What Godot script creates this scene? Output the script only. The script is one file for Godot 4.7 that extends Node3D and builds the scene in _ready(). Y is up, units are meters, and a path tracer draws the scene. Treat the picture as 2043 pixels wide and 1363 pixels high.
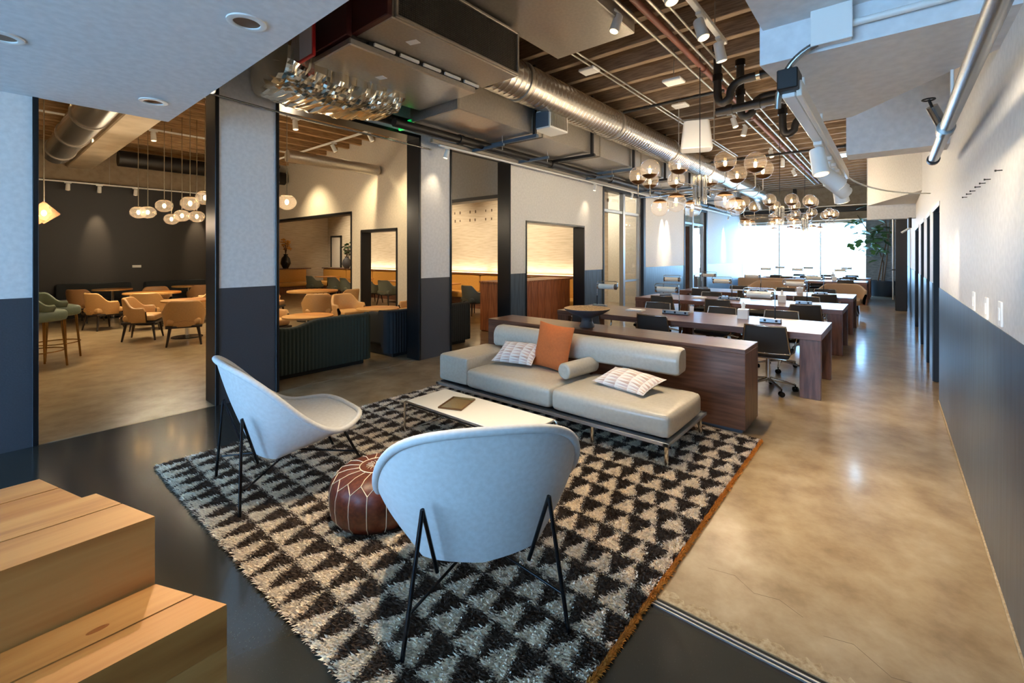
extends Node3D
# y is up; depth D runs down the room along -Z; X runs towards the right-hand wall. The camera stands over the origin.

class MB:
	var v := PackedVector3Array()
	var n := PackedVector3Array()
	var uv := PackedVector2Array()
	var ix := PackedInt32Array()

	func face(pts: Array, outward: Vector3) -> void:
		var nn: Vector3 = (pts[1] - pts[0]).cross(pts[2] - pts[0])
		if nn.length_squared() < 1e-16 and pts.size() > 3:
			nn = (pts[2] - pts[0]).cross(pts[3] - pts[0])
		var q := pts
		if nn.dot(outward) < 0.0:
			q = pts.duplicate()
			q.reverse()
			nn = -nn
		nn = nn.normalized()
		var a := v.size()
		for t in q:
			v.append(t)
			n.append(nn)
			uv.append(Vector2(t.x + t.z * 0.37, t.y + t.z))
		for k in range(1, q.size() - 1):
			ix.append(a); ix.append(a + k + 1); ix.append(a + k)

	func box(x0: float, x1: float, y0: float, y1: float, d0: float, d1: float, b := 0.0) -> void:
		bar(Vector3((x0 + x1) / 2, (y0 + y1) / 2, -(d0 + d1) / 2), Vector3(absf(x1 - x0), absf(y1 - y0), absf(d1 - d0)), b, Basis())

	func bar(c: Vector3, size: Vector3, b: float, t: Basis) -> void:
		var h := size / 2
		b = minf(b, minf(h.x, minf(h.y, h.z)) * 0.95)
		for ax in 3:
			var u := (ax + 1) % 3
			var w := (ax + 2) % 3
			for s in [-1.0, 1.0]:
				var pts := []
				for k in [[-1, -1], [1, -1], [1, 1], [-1, 1]]:
					var p := Vector3()
					p[ax] = s * h[ax]
					p[u] = k[0] * (h[u] - b)
					p[w] = k[1] * (h[w] - b)
					pts.append(c + t * p)
				var o := Vector3()
				o[ax] = s
				face(pts, t * o)
		if b <= 0.0:
			return
		for ax in 3:
			var u := (ax + 1) % 3
			var w := (ax + 2) % 3
			for su in [-1.0, 1.0]:
				for sw in [-1.0, 1.0]:
					var pts := []
					for k in [[-1, 0], [1, 0], [1, 1], [-1, 1]]:
						var p := Vector3()
						p[ax] = k[0] * (h[ax] - b)
						p[u] = su * (h[u] - (0.0 if k[1] == 0 else b))
						p[w] = sw * (h[w] - (b if k[1] == 0 else 0.0))
						pts.append(c + t * p)
					var o := Vector3()
					o[u] = su
					o[w] = sw
					face(pts, t * o)
		for sx in [-1.0, 1.0]:
			for sy in [-1.0, 1.0]:
				for sz in [-1.0, 1.0]:
					var s := Vector3(sx, sy, sz)
					var pts := []
					for ax in 3:
						var p := Vector3(sx * (h.x - b), sy * (h.y - b), sz * (h.z - b))
						p[ax] = s[ax] * h[ax]
						pts.append(c + t * p)
					face(pts, t * s)

	# a sheet of points, smooth; ref is a point inside it, or with mode 1 the way its normals look
	func grid(P: Array, cu: bool, cv: bool, ref: Vector3, mode := 0) -> void:
		var R := P.size()
		var C: int = P[0].size()
		var a := v.size()
		var nr := PackedVector3Array()
		nr.resize(R * C)
		var tris := PackedInt32Array()
		var side := 0.0
		for i in (R if cu else R - 1):
			var i2 := (i + 1) % R
			for j in (C if cv else C - 1):
				var j2 := (j + 1) % C
				var q := [i * C + j, i2 * C + j, i2 * C + j2, i * C + j2]
				var p0: Vector3 = P[i][j]
				var p1: Vector3 = P[i2][j]
				var p2: Vector3 = P[i2][j2]
				var p3: Vector3 = P[i][j2]
				var fn := (p2 - p0).cross(p3 - p1)
				for k in q:
					nr[k] += fn
				side += fn.dot(ref if mode == 1 else (p0 + p2) / 2 - ref)
				for k in [[0, 1, 2], [0, 2, 3]]:
					tris.append(q[k[0]]); tris.append(q[k[1]]); tris.append(q[k[2]])
		var sg := 1.0 if side >= 0.0 else -1.0
		for i in R:
			for j in C:
				v.append(P[i][j])
				n.append((nr[i * C + j] * sg).normalized())
				uv.append(Vector2(float(j) / maxf(C - 1, 1), float(i) / maxf(R - 1, 1)))
		for k in range(0, tris.size(), 3):
			if sg > 0:
				ix.append(a + tris[k]); ix.append(a + tris[k + 2]); ix.append(a + tris[k + 1])
			else:
				ix.append(a + tris[k]); ix.append(a + tris[k + 1]); ix.append(a + tris[k + 2])

	func ring(c: Vector3, x: Vector3, y: Vector3, r: float, seg: int) -> PackedVector3Array:
		var o := PackedVector3Array()
		for k in seg:
			var t := TAU * k / seg
			o.append(c + x * cos(t) * r + y * sin(t) * r)
		return o

	func tube(pts: Array, r: float, seg := 8, closed := false, r1 := -1.0) -> void:
		var P := []
		var N := pts.size()
		var up := Vector3(0.123, 1, 0.077).normalized()
		var px := Vector3()
		for i in N:
			var t: Vector3
			if closed:
				t = pts[(i + 1) % N] - pts[(i + N - 1) % N]
			else:
				t = pts[mini(i + 1, N - 1)] - pts[maxi(i - 1, 0)]
			t = t.normalized()
			var x := up.cross(t) if i == 0 else px - t * px.dot(t)
			if x.length() < 0.05:
				x = Vector3(1, 0, 0.1).cross(t)
			x = x.normalized()
			px = x
			var rr := r if r1 < 0 else lerpf(r, r1, float(i) / maxf(N - 1, 1))
			P.append(ring(pts[i], x, t.cross(x), rr, seg))
		# orientation: use the first ring's centre by comparing outward offsets
		var a := v.size()
		var i0 := ix.size()
		grid(P, closed, true, Vector3.ZERO, 0)
		var bad := 0.0
		for i in N:
			for j in seg:
				bad += n[a + i * seg + j].dot(P[i][j] - pts[i])
		if bad < 0:
			for k in range(a, v.size()):
				n[k] = -n[k]
			for k in range(i0, ix.size(), 3):
				var s := ix[k + 1]
				ix[k + 1] = ix[k + 2]
				ix[k + 2] = s
		if not closed:
			face(Array(P[0]), pts[0] - pts[1])
			face(Array(P[N - 1]), pts[N - 1] - pts[N - 2])

	func rod(p0: Vector3, p1: Vector3, r0: float, r1 := -1.0, seg := 10) -> void:
		tube([p0, p1], r0, seg, false, r0 if r1 < 0 else r1)

	# profile of Vector2(radius, height) turned about the y axis through at; hard corners where a point repeats
	func lathe(prof: Array, seg: int, at := Vector3.ZERO, squash := 1.0) -> void:
		var run := []
		for k in prof.size():
			run.append(prof[k])
			var last := k == prof.size() - 1
			if last or (k + 1 < prof.size() and prof[k + 1] == prof[k]):
				if run.size() > 1:
					var P := []
					var mid := Vector2()
					for q in run:
						var o := PackedVector3Array()
						for j in seg:
							var t := TAU * j / seg
							o.append(at + Vector3(cos(t) * q.x, q.y, sin(t) * q.x * squash))
						P.append(o)
						mid += q
					# outward: left of the profile's direction of travel
					var a := v.size()
					var i0 := ix.size()
					grid(P, false, true, at, 0)
					var want := 0.0
					for i in range(run.size() - 1):
						var e: Vector2 = run[i + 1] - run[i]
						var nn := Vector2(e.y, -e.x)
						for j in range(0, seg, maxi(1, seg / 4)):
							var t := TAU * j / seg
							want += n[a + i * seg + j].dot(Vector3(cos(t) * nn.x, nn.y, sin(t) * nn.x))
					if want < 0:
						for kk in range(a, v.size()):
							n[kk] = -n[kk]
						for kk in range(i0, ix.size(), 3):
							var s := ix[kk + 1]
							ix[kk + 1] = ix[kk + 2]
							ix[kk + 2] = s
				run = []

	func ball(c: Vector3, r: float, seg := 16, rings := 8, y0 := -1.0, y1 := 1.0, sc := Vector3.ONE) -> void:
		var P := []
		for i in rings + 1:
			var f := lerpf(asin(clampf(y0, -1, 1)), asin(clampf(y1, -1, 1)), float(i) / rings)
			var o := PackedVector3Array()
			for j in seg:
				var t := TAU * j / seg
				o.append(c + Vector3(cos(t) * cos(f), sin(f), sin(t) * cos(f)) * r * sc)
			P.append(o)
		grid(P, false, true, c + Vector3(0, (y0 + y1) * 0.5 * r * sc.y * 0.2, 0), 0)

	# rounded box with a puffed top
	func rbox(c: Vector3, size: Vector3, r: float, m := 6, puff := 0.0, sag := 0.0, t := Basis()) -> void:
		var h := size / 2
		for ax in 3:
			var u := (ax + 1) % 3
			var w := (ax + 2) % 3
			for s in [-1.0, 1.0]:
				var P := []
				for i in m + 1:
					var o := PackedVector3Array()
					for j in m + 1:
						var p := Vector3()
						p[ax] = s * h[ax]
						p[u] = edge(float(i) / m) * h[u]
						p[w] = edge(float(j) / m) * h[w]
						var q := Vector3(clampf(p.x, -h.x + r, h.x - r), clampf(p.y, -h.y + r, h.y - r), clampf(p.z, -h.z + r, h.z - r))
						var e := p - q
						var z := q + (e.normalized() * r if e.length() > 1e-6 else Vector3())
						var bx := 1.0 - pow(absf(z.x / h.x), 2.0)
						var by := 1.0 - pow(absf(z.y / h.y), 2.0)
						var bz := 1.0 - pow(absf(z.z / h.z), 2.0)
						z.y += signf(z.y) * puff * maxf(bx, 0) * maxf(bz, 0) * absf(z.y / h.y)
						z.x += signf(z.x) * sag * maxf(by, 0) * maxf(bz, 0) * absf(z.x / h.x)
						z.z += signf(z.z) * sag * maxf(by, 0) * maxf(bx, 0) * absf(z.z / h.z)
						o.append(c + t * z)
					P.append(o)
				grid(P, false, false, c, 0)

	func edge(f: float) -> float:
		# grid lines crowd towards the edges
		var x := f * 2.0 - 1.0
		return signf(x) * (1.0 - pow(1.0 - absf(x), 1.7))

	# a polygon of Vector2(x, d) raised from y0 to y1
	func prism(poly: Array, y0: float, y1: float) -> void:
		var pk := PackedVector2Array(poly)
		var tr := Geometry2D.triangulate_polygon(pk)
		for yy in [y0, y1]:
			for k in range(0, tr.size(), 3):
				var f := []
				for m in 3:
					f.append(Vector3(pk[tr[k + m]].x, yy, -pk[tr[k + m]].y))
				face(f, Vector3(0, -1 if yy == y0 else 1, 0))
		var cw := Geometry2D.is_polygon_clockwise(pk)
		for k in pk.size():
			var a := pk[k]
			var b := pk[(k + 1) % pk.size()]
			var o := Vector2(b.y - a.y, a.x - b.x) * (-1.0 if cw else 1.0)
			face([Vector3(a.x, y0, -a.y), Vector3(b.x, y0, -b.y), Vector3(b.x, y1, -b.y), Vector3(a.x, y1, -a.y)], Vector3(o.x, 0, -o.y))

	# a polygon of Vector2(x, y) pushed through from depth d0 to d1
	func slab(poly: Array, d0: float, d1: float, smooth_from := -1) -> void:
		var pk := PackedVector2Array(poly)
		var tr := Geometry2D.triangulate_polygon(pk)
		for dd in [d0, d1]:
			for k in range(0, tr.size(), 3):
				var f := []
				for m in 3:
					f.append(Vector3(pk[tr[k + m]].x, pk[tr[k + m]].y, -dd))
				face(f, Vector3(0, 0, 1 if dd == minf(d0, d1) else -1))
		var cw := Geometry2D.is_polygon_clockwise(pk)
		for k in pk.size():
			var a := pk[k]
			var b := pk[(k + 1) % pk.size()]
			var o := Vector2(b.y - a.y, a.x - b.x) * (-1.0 if cw else 1.0)
			face([Vector3(a.x, a.y, -d0), Vector3(b.x, b.y, -d0), Vector3(b.x, b.y, -d1), Vector3(a.x, a.y, -d1)], Vector3(o.x, o.y, 0))

	func mesh() -> ArrayMesh:
		var A := []
		A.resize(Mesh.ARRAY_MAX)
		A[Mesh.ARRAY_VERTEX] = v
		A[Mesh.ARRAY_NORMAL] = n
		A[Mesh.ARRAY_TEX_UV] = uv
		A[Mesh.ARRAY_INDEX] = ix
		var m := ArrayMesh.new()
		m.add_surface_from_arrays(Mesh.PRIMITIVE_TRIANGLES, A)
		return m

var M := {}
var taken := {}
var rng := RandomNumberGenerator.new()

func P3(x: float, y: float, d: float) -> Vector3:
	return Vector3(x, y, -d)

func numbered(called: String) -> String:
	if not taken.has(called):
		taken[called] = 0
		return called
	taken[called] += 1
	return "%s_%03d" % [called, taken[called]]

func tag(o: Node, label := "", category := "", group := "", kind := "") -> Node:
	if label: o.set_meta("label", label)
	if category: o.set_meta("category", category)
	if group: o.set_meta("group", group)
	if kind: o.set_meta("kind", kind)
	return o

func thing(called: String, label: String, category: String, at := Vector3.ZERO, turn := 0.0, group := "") -> Node3D:
	var o := Node3D.new()
	o.name = numbered(called)
	add_child(o)
	o.position = at
	o.rotation.y = turn
	tag(o, label, category, group)
	return o

func part(parent: Node, called: String, b, m: Material, label := "") -> MeshInstance3D:
	var o := MeshInstance3D.new()
	o.mesh = b.mesh() if b is MB else b
	o.material_override = m
	o.name = called
	parent.add_child(o, true)
	if label: o.set_meta("label", label)
	return o

func struct(called: String, b, m: Material) -> MeshInstance3D:
	var o := part(self, numbered(called), b, m)
	o.set_meta("kind", "structure")
	return o

func solo(called: String, b, m: Material, label: String, category: String, at := Vector3.ZERO, turn := 0.0, group := "") -> MeshInstance3D:
	var o := part(self, numbered(called), b, m)
	o.position = at
	o.rotation.y = turn
	tag(o, label, category, group)
	return o

func copy(o: Node3D, at: Vector3, turn := 0.0, label := "", group := "") -> Node3D:
	var c := o.duplicate()
	var called := String(o.name)
	if called.length() > 4 and called[-4] == "_" and called.right(3).is_valid_int():
		called = called.left(-4)
	c.name = numbered(called)
	add_child(c)
	c.position = at
	c.rotation.y = turn
	if label: c.set_meta("label", label)
	if group: c.set_meta("group", group)
	return c

func bxm(x0: float, x1: float, y0: float, y1: float, d0: float, d1: float, b := 0.0) -> MB:
	var m := MB.new()
	m.box(x0, x1, y0, y1, d0, d1, b)
	return m

func ntex(freq: float, cols: Array, offs: Array, sd: int, oct := 4, kind := FastNoiseLite.TYPE_SIMPLEX_SMOOTH, size := 512) -> NoiseTexture2D:
	var f := FastNoiseLite.new()
	f.noise_type = kind
	f.frequency = freq
	f.seed = sd
	f.fractal_octaves = oct
	if oct == 1:
		f.fractal_type = FastNoiseLite.FRACTAL_NONE
	var t := NoiseTexture2D.new()
	t.width = size
	t.height = size
	t.seamless = true
	t.noise = f
	var gr := Gradient.new()
	gr.colors = PackedColorArray(cols)
	gr.offsets = PackedFloat32Array(offs)
	t.color_ramp = gr
	return t

func mat(col: Color, rough := 0.6, metal := 0.0, opt := {}) -> StandardMaterial3D:
	var m := StandardMaterial3D.new()
	m.albedo_color = col
	m.roughness = rough
	m.metallic = metal
	if opt.has("tex"):
		m.albedo_texture = opt.tex
	if opt.has("bump"):
		m.heightmap_enabled = true
		m.heightmap_texture = opt.bump
		m.heightmap_scale = opt.get("depth", 0.2)
	if opt.has("rtex"):
		m.roughness_texture = opt.rtex
		m.roughness_texture_channel = BaseMaterial3D.TEXTURE_CHANNEL_RED
	if opt.has("scale"):
		m.uv1_triplanar = true
		m.uv1_scale = opt.scale
		m.uv1_world_triplanar = opt.get("world", false)
		m.uv1_triplanar_sharpness = 4.0
	if opt.has("spec"):
		m.metallic_specular = opt.spec
	if opt.has("coat"):
		m.clearcoat_enabled = true
		m.clearcoat = opt.coat
		m.clearcoat_roughness = opt.get("coat_rough", 0.15)
	if opt.has("rim"):
		m.rim_enabled = true
		m.rim = opt.rim
		m.rim_tint = 0.6
	if opt.has("glow"):
		m.emission_enabled = true
		m.emission = opt.glow
		m.emission_energy_multiplier = opt.get("energy", 1.0)
	if opt.has("alpha"):
		m.transparency = BaseMaterial3D.TRANSPARENCY_ALPHA
		m.albedo_color.a = opt.alpha
	if opt.has("back"):
		m.backlight_enabled = true
		m.backlight = opt.back
	return m

func C(r: float, g: float, b: float) -> Color:
	return Color(r / 255.0, g / 255.0, b / 255.0)

func spot(parent: Node, at: Vector3, to: Vector3, energy: float, angle: float, col: Color, size := 0.03) -> void:
	var l := SpotLight3D.new()
	l.name = "spot_light"
	parent.add_child(l, true)
	l.position = at
	l.basis = Basis.looking_at(to - at, Vector3.UP if absf((to - at).normalized().y) < 0.98 else Vector3.RIGHT)
	l.light_energy = energy
	l.light_color = col
	l.spot_angle = angle
	l.spot_angle_attenuation = 0.9
	l.spot_range = 40.0
	l.spot_attenuation = 2.0
	l.light_size = size
	l.shadow_enabled = true

func omni(parent: Node, at: Vector3, energy: float, col: Color, size := 0.02) -> void:
	var l := OmniLight3D.new()
	l.name = "bulb_light"
	parent.add_child(l, true)
	l.position = at
	l.light_energy = energy
	l.light_color = col
	l.omni_range = 40.0
	l.omni_attenuation = 2.0
	l.light_size = size
	l.shadow_enabled = true

const WARM := Color(1.0, 0.91, 0.77)
const FARD := 23.6

func materials() -> void:
	var fine := ntex(0.05, [C(235, 235, 235), C(255, 255, 255)], [0.0, 1.0], 3, 4)
	var patch := ntex(0.009, [C(176, 156, 128), C(216, 202, 180), C(244, 237, 224)], [0.08, 0.5, 0.92], 5, 8, FastNoiseLite.TYPE_SIMPLEX_SMOOTH, 1024)
	patch.noise.fractal_gain = 0.62
	var rgh := ntex(0.012, [Color(0.55, 0.55, 0.55), Color(1, 1, 1)], [0.0, 1.0], 6, 5)
	var grit := ntex(0.06, [Color(0.3, 0.3, 0.3), Color(0.7, 0.7, 0.7)], [0.0, 1.0], 8, 5)
	var weave := ntex(0.22, [Color(0.2, 0.2, 0.2), Color(0.8, 0.8, 0.8)], [0.0, 1.0], 9, 2)
	M.white = mat(C(222, 220, 217), 0.62, 0, {"tex": fine, "scale": Vector3(0.7, 0.7, 0.7), "world": true})
	M.slab_white = mat(C(226, 227, 228), 0.7, 0, {"tex": fine, "scale": Vector3(0.5, 0.5, 0.5), "world": true})
	var streak := ntex(0.02, [C(150, 160, 168), C(215, 222, 228), C(255, 255, 255)], [0.0, 0.5, 1.0], 12, 4)
	M.wains = mat(C(66, 80, 92), 0.36, 0, {"tex": streak, "scale": Vector3(1.6, 0.12, 1.6), "world": true, "bump": streak, "depth": 0.02})
	M.wains_shaded = mat(C(58, 60, 66), 0.6, 0, {"tex": fine, "scale": Vector3(2, 2, 2), "world": true, "bump": grit, "depth": 0.1})  # same slate paint as wains, darkened for the shade on the near pillars
	M.plaster = mat(C(214, 205, 188), 0.7, 0, {"tex": fine, "scale": Vector3(0.6, 0.6, 0.6), "world": true})
	M.black_wall = mat(C(27, 21, 18), 0.5, 0, {"tex": fine, "scale": Vector3(0.6, 0.6, 0.6), "world": true})
	M.floor = mat(C(164, 151, 131), 0.3, 0, {"tex": patch, "scale": Vector3(0.3, 0.3, 0.3), "world": true, "spec": 0.5, "coat": 0.5, "coat_rough": 0.12})
	var speck := ntex(0.35, [C(255, 255, 255), C(190, 190, 185), C(150, 150, 148), C(150, 150, 148)], [0.0, 0.06, 0.1, 1.0], 15, 1)
	var cloud := ntex(0.01, [C(225, 225, 222), C(255, 255, 255)], [0.0, 1.0], 16, 5)
	M.floor_dark = mat(C(84, 86, 81), 0.13, 0, {"tex": speck, "scale": Vector3(0.9, 0.9, 0.9), "world": true, "spec": 0.55})
	M.chip = mat(C(176, 166, 148), 0.8, 0, {"tex": patch, "scale": Vector3(3, 3, 3), "world": true, "bump": grit, "depth": 0.3})
	var board := ntex(0.02, [C(204, 192, 172), C(220, 210, 193), C(230, 221, 206)], [0.05, 0.5, 0.95], 21, 5)
	M.boardform = mat(C(222, 216, 204), 0.75, 0, {"tex": board, "scale": Vector3(0.16, 1.5, 0.16), "world": true, "bump": board, "depth": 0.25})
	M.concrete = mat(C(170, 158, 142), 0.85, 0, {"tex": board, "scale": Vector3(0.4, 0.4, 0.4), "world": true, "bump": grit, "depth": 0.3})
	M.brick = mat(C(150, 152, 152), 0.85, 0, {"tex": streak, "scale": Vector3(0.5, 3.2, 0.5), "world": true, "bump": streak, "depth": 0.8})
	M.grey_wall = mat(C(150, 145, 134), 0.75, 0, {"tex": fine, "scale": Vector3(0.6, 0.6, 0.6), "world": true})
	var oldwood := ntex(0.02, [C(150, 128, 104), C(186, 164, 138), C(216, 198, 172)], [0.05, 0.5, 0.95], 25, 5)
	M.joist = mat(C(190, 182, 175), 0.85, 0, {"tex": oldwood, "scale": Vector3(0.25, 3.0, 3.0), "bump": grit, "depth": 0.2})
	M.joist_d = mat(C(214, 192, 160), 0.85, 0, {"tex": oldwood, "scale": Vector3(3.0, 3.0, 0.25)})
	M.deck = mat(C(176, 160, 142), 0.9, 0, {"tex": oldwood, "scale": Vector3(2.0, 2.0, 0.2), "world": true})
	M.steel_black = mat(C(36, 37, 39), 0.28, 0.6, {"tex": fine, "scale": Vector3(2, 2, 2)})
	M.black = mat(C(24, 24, 26), 0.45, 0.2)
	M.black_gloss = mat(C(18, 18, 20), 0.25, 0.3)
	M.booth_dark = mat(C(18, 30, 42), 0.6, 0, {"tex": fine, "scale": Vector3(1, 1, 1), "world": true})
	M.duct = mat(C(196, 190, 180), 0.36, 0.85, {"tex": fine, "scale": Vector3(0.8, 0.8, 0.8)})
	M.spiral = mat(C(200, 194, 184), 0.24, 0.9)
	M.foil = mat(C(214, 206, 186), 0.2, 1.0)
	M.galv = mat(C(176, 168, 156), 0.4, 0.8, {"tex": fine, "scale": Vector3(1, 1, 1)})
	M.maroon = mat(C(74, 30, 28), 0.5, 0.1)
	M.red = mat(C(196, 40, 38), 0.4)
	M.rust = mat(C(120, 66, 46), 0.6, 0.1)
	M.chrome = mat(C(214, 214, 212), 0.12, 1.0)
	M.nickel = mat(C(190, 182, 170), 0.18, 1.0)
	M.pipe = mat(C(150, 150, 148), 0.26, 0.95)
	M.iron = mat(C(30, 27, 25), 0.5, 0.3)
	M.conduit = mat(C(190, 184, 172), 0.35, 0.75)
	M.blue_steel = mat(C(92, 108, 124), 0.45, 0.5)
	M.white_metal = mat(C(228, 228, 224), 0.4)
	M.white_plastic = mat(C(232, 230, 226), 0.5)
	M.alu = mat(C(168, 172, 174), 0.35, 0.8)
	M.mesh_grille = mat(C(70, 66, 60), 0.5, 0.6)
	M.dark = mat(C(12, 12, 13), 0.8)
	M.brass = mat(C(150, 112, 62), 0.25, 1.0)
	M.bronze = mat(C(120, 88, 58), 0.3, 0.9)
	M.globe = mat(Color(0.95, 0.86, 0.76), 0.02, 0, {"alpha": 0.015})
	M.smoke_glass = mat(Color(0.75, 0.55, 0.4), 0.05, 0, {"alpha": 0.35})
	M.pane = mat(Color(1, 1, 1), 0.02, 0, {"alpha": 0.03})
	M.bulb = mat(Color(1, 0.9, 0.75), 0.4, 0, {"glow": Color(1.0, 0.80, 0.52), "energy": 14.0})
	M.lens = mat(Color(1, 0.95, 0.85), 0.4, 0, {"glow": Color(1.0, 0.88, 0.7), "energy": 2.2})
	M.led = mat(Color(1, 0.9, 0.75), 0.4, 0, {"glow": Color(1.0, 0.82, 0.58), "energy": 5.0})
	M.green_glow = mat(C(20, 160, 90), 0.4, 0, {"glow": Color(0.05, 0.9, 0.4), "energy": 0.6})
	# timber
	var wal := ntex(0.014, [C(94, 64, 49), C(122, 88, 69), C(144, 106, 84)], [0.1, 0.5, 0.95], 41, 5)
	M.walnut_x = mat(C(226, 208, 198), 0.32, 0, {"tex": wal, "scale": Vector3(0.22, 2.6, 2.6), "coat": 0.25, "coat_rough": 0.18})
	M.walnut_y = mat(C(226, 208, 198), 0.36, 0, {"tex": wal, "scale": Vector3(2.6, 0.3, 2.6), "coat": 0.2, "coat_rough": 0.2})
	M.walnut_red = mat(C(236, 224, 214), 0.4, 0, {"tex": ntex(0.014, [C(118, 64, 34), C(156, 92, 52), C(178, 114, 70)], [0.1, 0.5, 0.95], 43, 5), "scale": Vector3(3.2, 0.25, 3.2)})
	var pine := ntex(0.010, [C(188, 140, 84), C(212, 166, 106), C(226, 186, 128), C(216, 172, 114)], [0.02, 0.35, 0.7, 1.0], 45, 5)
	for k in 3:
		M["timber%d" % k] = mat([C(224, 192, 152), C(216, 178, 132), C(230, 200, 162)][k], 0.5, 0, {"tex": pine, "scale": Vector3(1.6 + k * 0.4, 1.5, 0.14 + 0.03 * k)})
	M.timber0.uv1_offset = Vector3(0.3, 0.1, 0)
	M.timber2.uv1_offset = Vector3(0.7, 0.5, 0.3)
	# leather and cloth
	var hide := ntex(0.03, [C(238, 235, 232), C(255, 255, 255)], [0.0, 1.0], 51, 5)
	M.sofa = mat(C(190, 182, 166), 0.28, 0, {"tex": hide, "scale": Vector3(1.5, 1.5, 1.5), "bump": hide, "depth": 0.03})
	M.tan = mat(C(188, 145, 92), 0.42, 0, {"tex": hide, "scale": Vector3(2, 2, 2), "bump": grit, "depth": 0.01})
	M.tan_dark = mat(C(152, 112, 72), 0.5, 0, {"tex": hide, "scale": Vector3(2, 2, 2)})
	M.tan_pale = mat(C(160, 132, 104), 0.6, 0, {"tex": hide, "scale": Vector3(2, 2, 2)})
	M.mustard = mat(C(190, 138, 62), 0.5, 0, {"tex": hide, "scale": Vector3(1, 1, 1)})
	M.sage = mat(C(112, 118, 104), 0.6, 0, {"tex": hide, "scale": Vector3(2, 2, 2), "rim": 0.3})
	M.sage_leather = mat(C(104, 118, 100), 0.35, 0, {"tex": hide, "scale": Vector3(2, 2, 2)})
	M.felt = mat(C(204, 203, 200), 0.9, 0, {"tex": hide, "scale": Vector3(2, 2, 2), "bump": weave, "depth": 0.012, "rim": 0.25})
	M.orange = mat(C(206, 106, 46), 0.85, 0, {"tex": hide, "scale": Vector3(2, 2, 2), "rim": 0.2})
	M.velvet = mat(C(24, 40, 34), 0.8, 0, {"tex": hide, "scale": Vector3(2, 2, 2), "rim": 0.5})
	M.velvet_dark = mat(C(20, 26, 30), 0.8, 0, {"tex": hide, "scale": Vector3(2, 2, 2), "rim": 0.4})
	M.pouf = mat(C(112, 56, 34), 0.4, 0, {"tex": ntex(0.03, [C(150, 120, 110), C(255, 255, 255)], [0.0, 1.0], 55, 5), "scale": Vector3(2, 2, 2), "bump": hide, "depth": 0.03})
	M.thread = mat(C(226, 208, 176), 0.8)
	M.mesh_back = mat(C(56, 52, 48), 0.75, 0, {"bump": weave, "scale": Vector3(6, 6, 6), "depth": 0.1})
	M.seat_black = mat(C(28, 28, 30), 0.7)
	M.laminate = mat(C(226, 220, 208), 0.3, 0)
	M.stone = mat(C(70, 70, 74), 0.6, 0, {"tex": cloud, "scale": Vector3(3, 3, 3), "bump": grit, "depth": 0.4})
	M.bowl_in = mat(C(240, 222, 190), 0.6, 0, {"tex": oldwood, "scale": Vector3(4, 4, 4)})
	M.shade_glass = mat(C(226, 220, 206), 0.35, 0, {"back": Color(0.5, 0.5, 0.48)})
	M.table_wood = mat(C(206, 170, 124), 0.4, 0, {"tex": pine, "scale": Vector3(0.6, 2.4, 2.4)})
	M.table_pale = mat(C(226, 212, 186), 0.4, 0, {"tex": pine, "scale": Vector3(0.6, 2.4, 2.4)})
	M.leg_dark = mat(C(36, 26, 20), 0.45)
	M.leaf = mat(C(70, 104, 52), 0.5, 0, {"back": Color(0.1, 0.14, 0.06)})
	M.leaf_dark = mat(C(44, 70, 38), 0.5, 0, {"back": Color(0.07, 0.1, 0.04)})
	M.bark = mat(C(92, 76, 60), 0.85)
	M.soil = mat(C(50, 40, 32), 0.95)
	M.pot = mat(C(50, 60, 70), 0.5)
	M.paper = mat(C(240, 238, 234), 0.7)
	M.flower = mat(C(206, 150, 70), 0.7)
	M.lav = mat(C(206, 196, 200), 0.8)

func _ready() -> void:
	rng.seed = 7
	var cam := Camera3D.new()
	cam.name = "camera"
	add_child(cam)
	cam.position = Vector3(0, 1.6, 0)
	cam.rotation.y = atan(757.5 / 905.0)
	cam.projection = Camera3D.PROJECTION_FRUSTUM
	cam.near = 0.05
	cam.far = 200.0
	cam.size = 0.05 * 1363.0 / 905.0
	cam.frustum_offset = Vector2(0, -0.05 * 172.5 / 905.0)
	cam.current = true
	var env := Environment.new()
	env.background_mode = Environment.BG_SKY
	var sky := Sky.new()
	var sm := ProceduralSkyMaterial.new()
	sm.sky_top_color = Color(0.52, 0.76, 1.0)
	sm.sky_horizon_color = Color(0.62, 0.82, 1.0)
	sm.ground_horizon_color = Color(0.62, 0.82, 1.0)
	sm.ground_bottom_color = Color(0.54, 0.72, 0.88)
	sky.sky_material = sm
	env.sky = sky
	env.background_energy_multiplier = 16.0
	env.ambient_light_source = Environment.AMBIENT_SOURCE_DISABLED
	env.tonemap_mode = Environment.TONE_MAPPER_LINEAR
	env.tonemap_exposure = 1.32
	env.sdfgi_enabled = true
	env.ssao_enabled = true
	env.ssil_enabled = true
	var we := WorldEnvironment.new()
	we.name = "environment"
	we.environment = env
	add_child(we)
	materials()
	room()
	ceiling_services()
	soffits()
	rug()
	timber_blocks()
	front_furniture()
	long_tables()
	chandeliers()
	lounge()
	banquette_room()
	small_things()

# ------------------------------------------------------------------ the shell
func wall_piece(w: Node, d0: float, d1: float, y0: float, y1: float, up: Material, low: Material) -> void:
	# a length of the left-hand wall, white above and dark paint below 1.245 m
	if y1 > 1.245:
		part(w, "painted_wall", bxm(-5.76, -5.5, maxf(y0, 1.245), y1, d0, d1), up)
	if y0 < 1.245:
		part(w, "wainscot", bxm(-5.76, -5.498, y0, 1.245, d0, d1), low, "dark painted lower wall")

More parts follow.
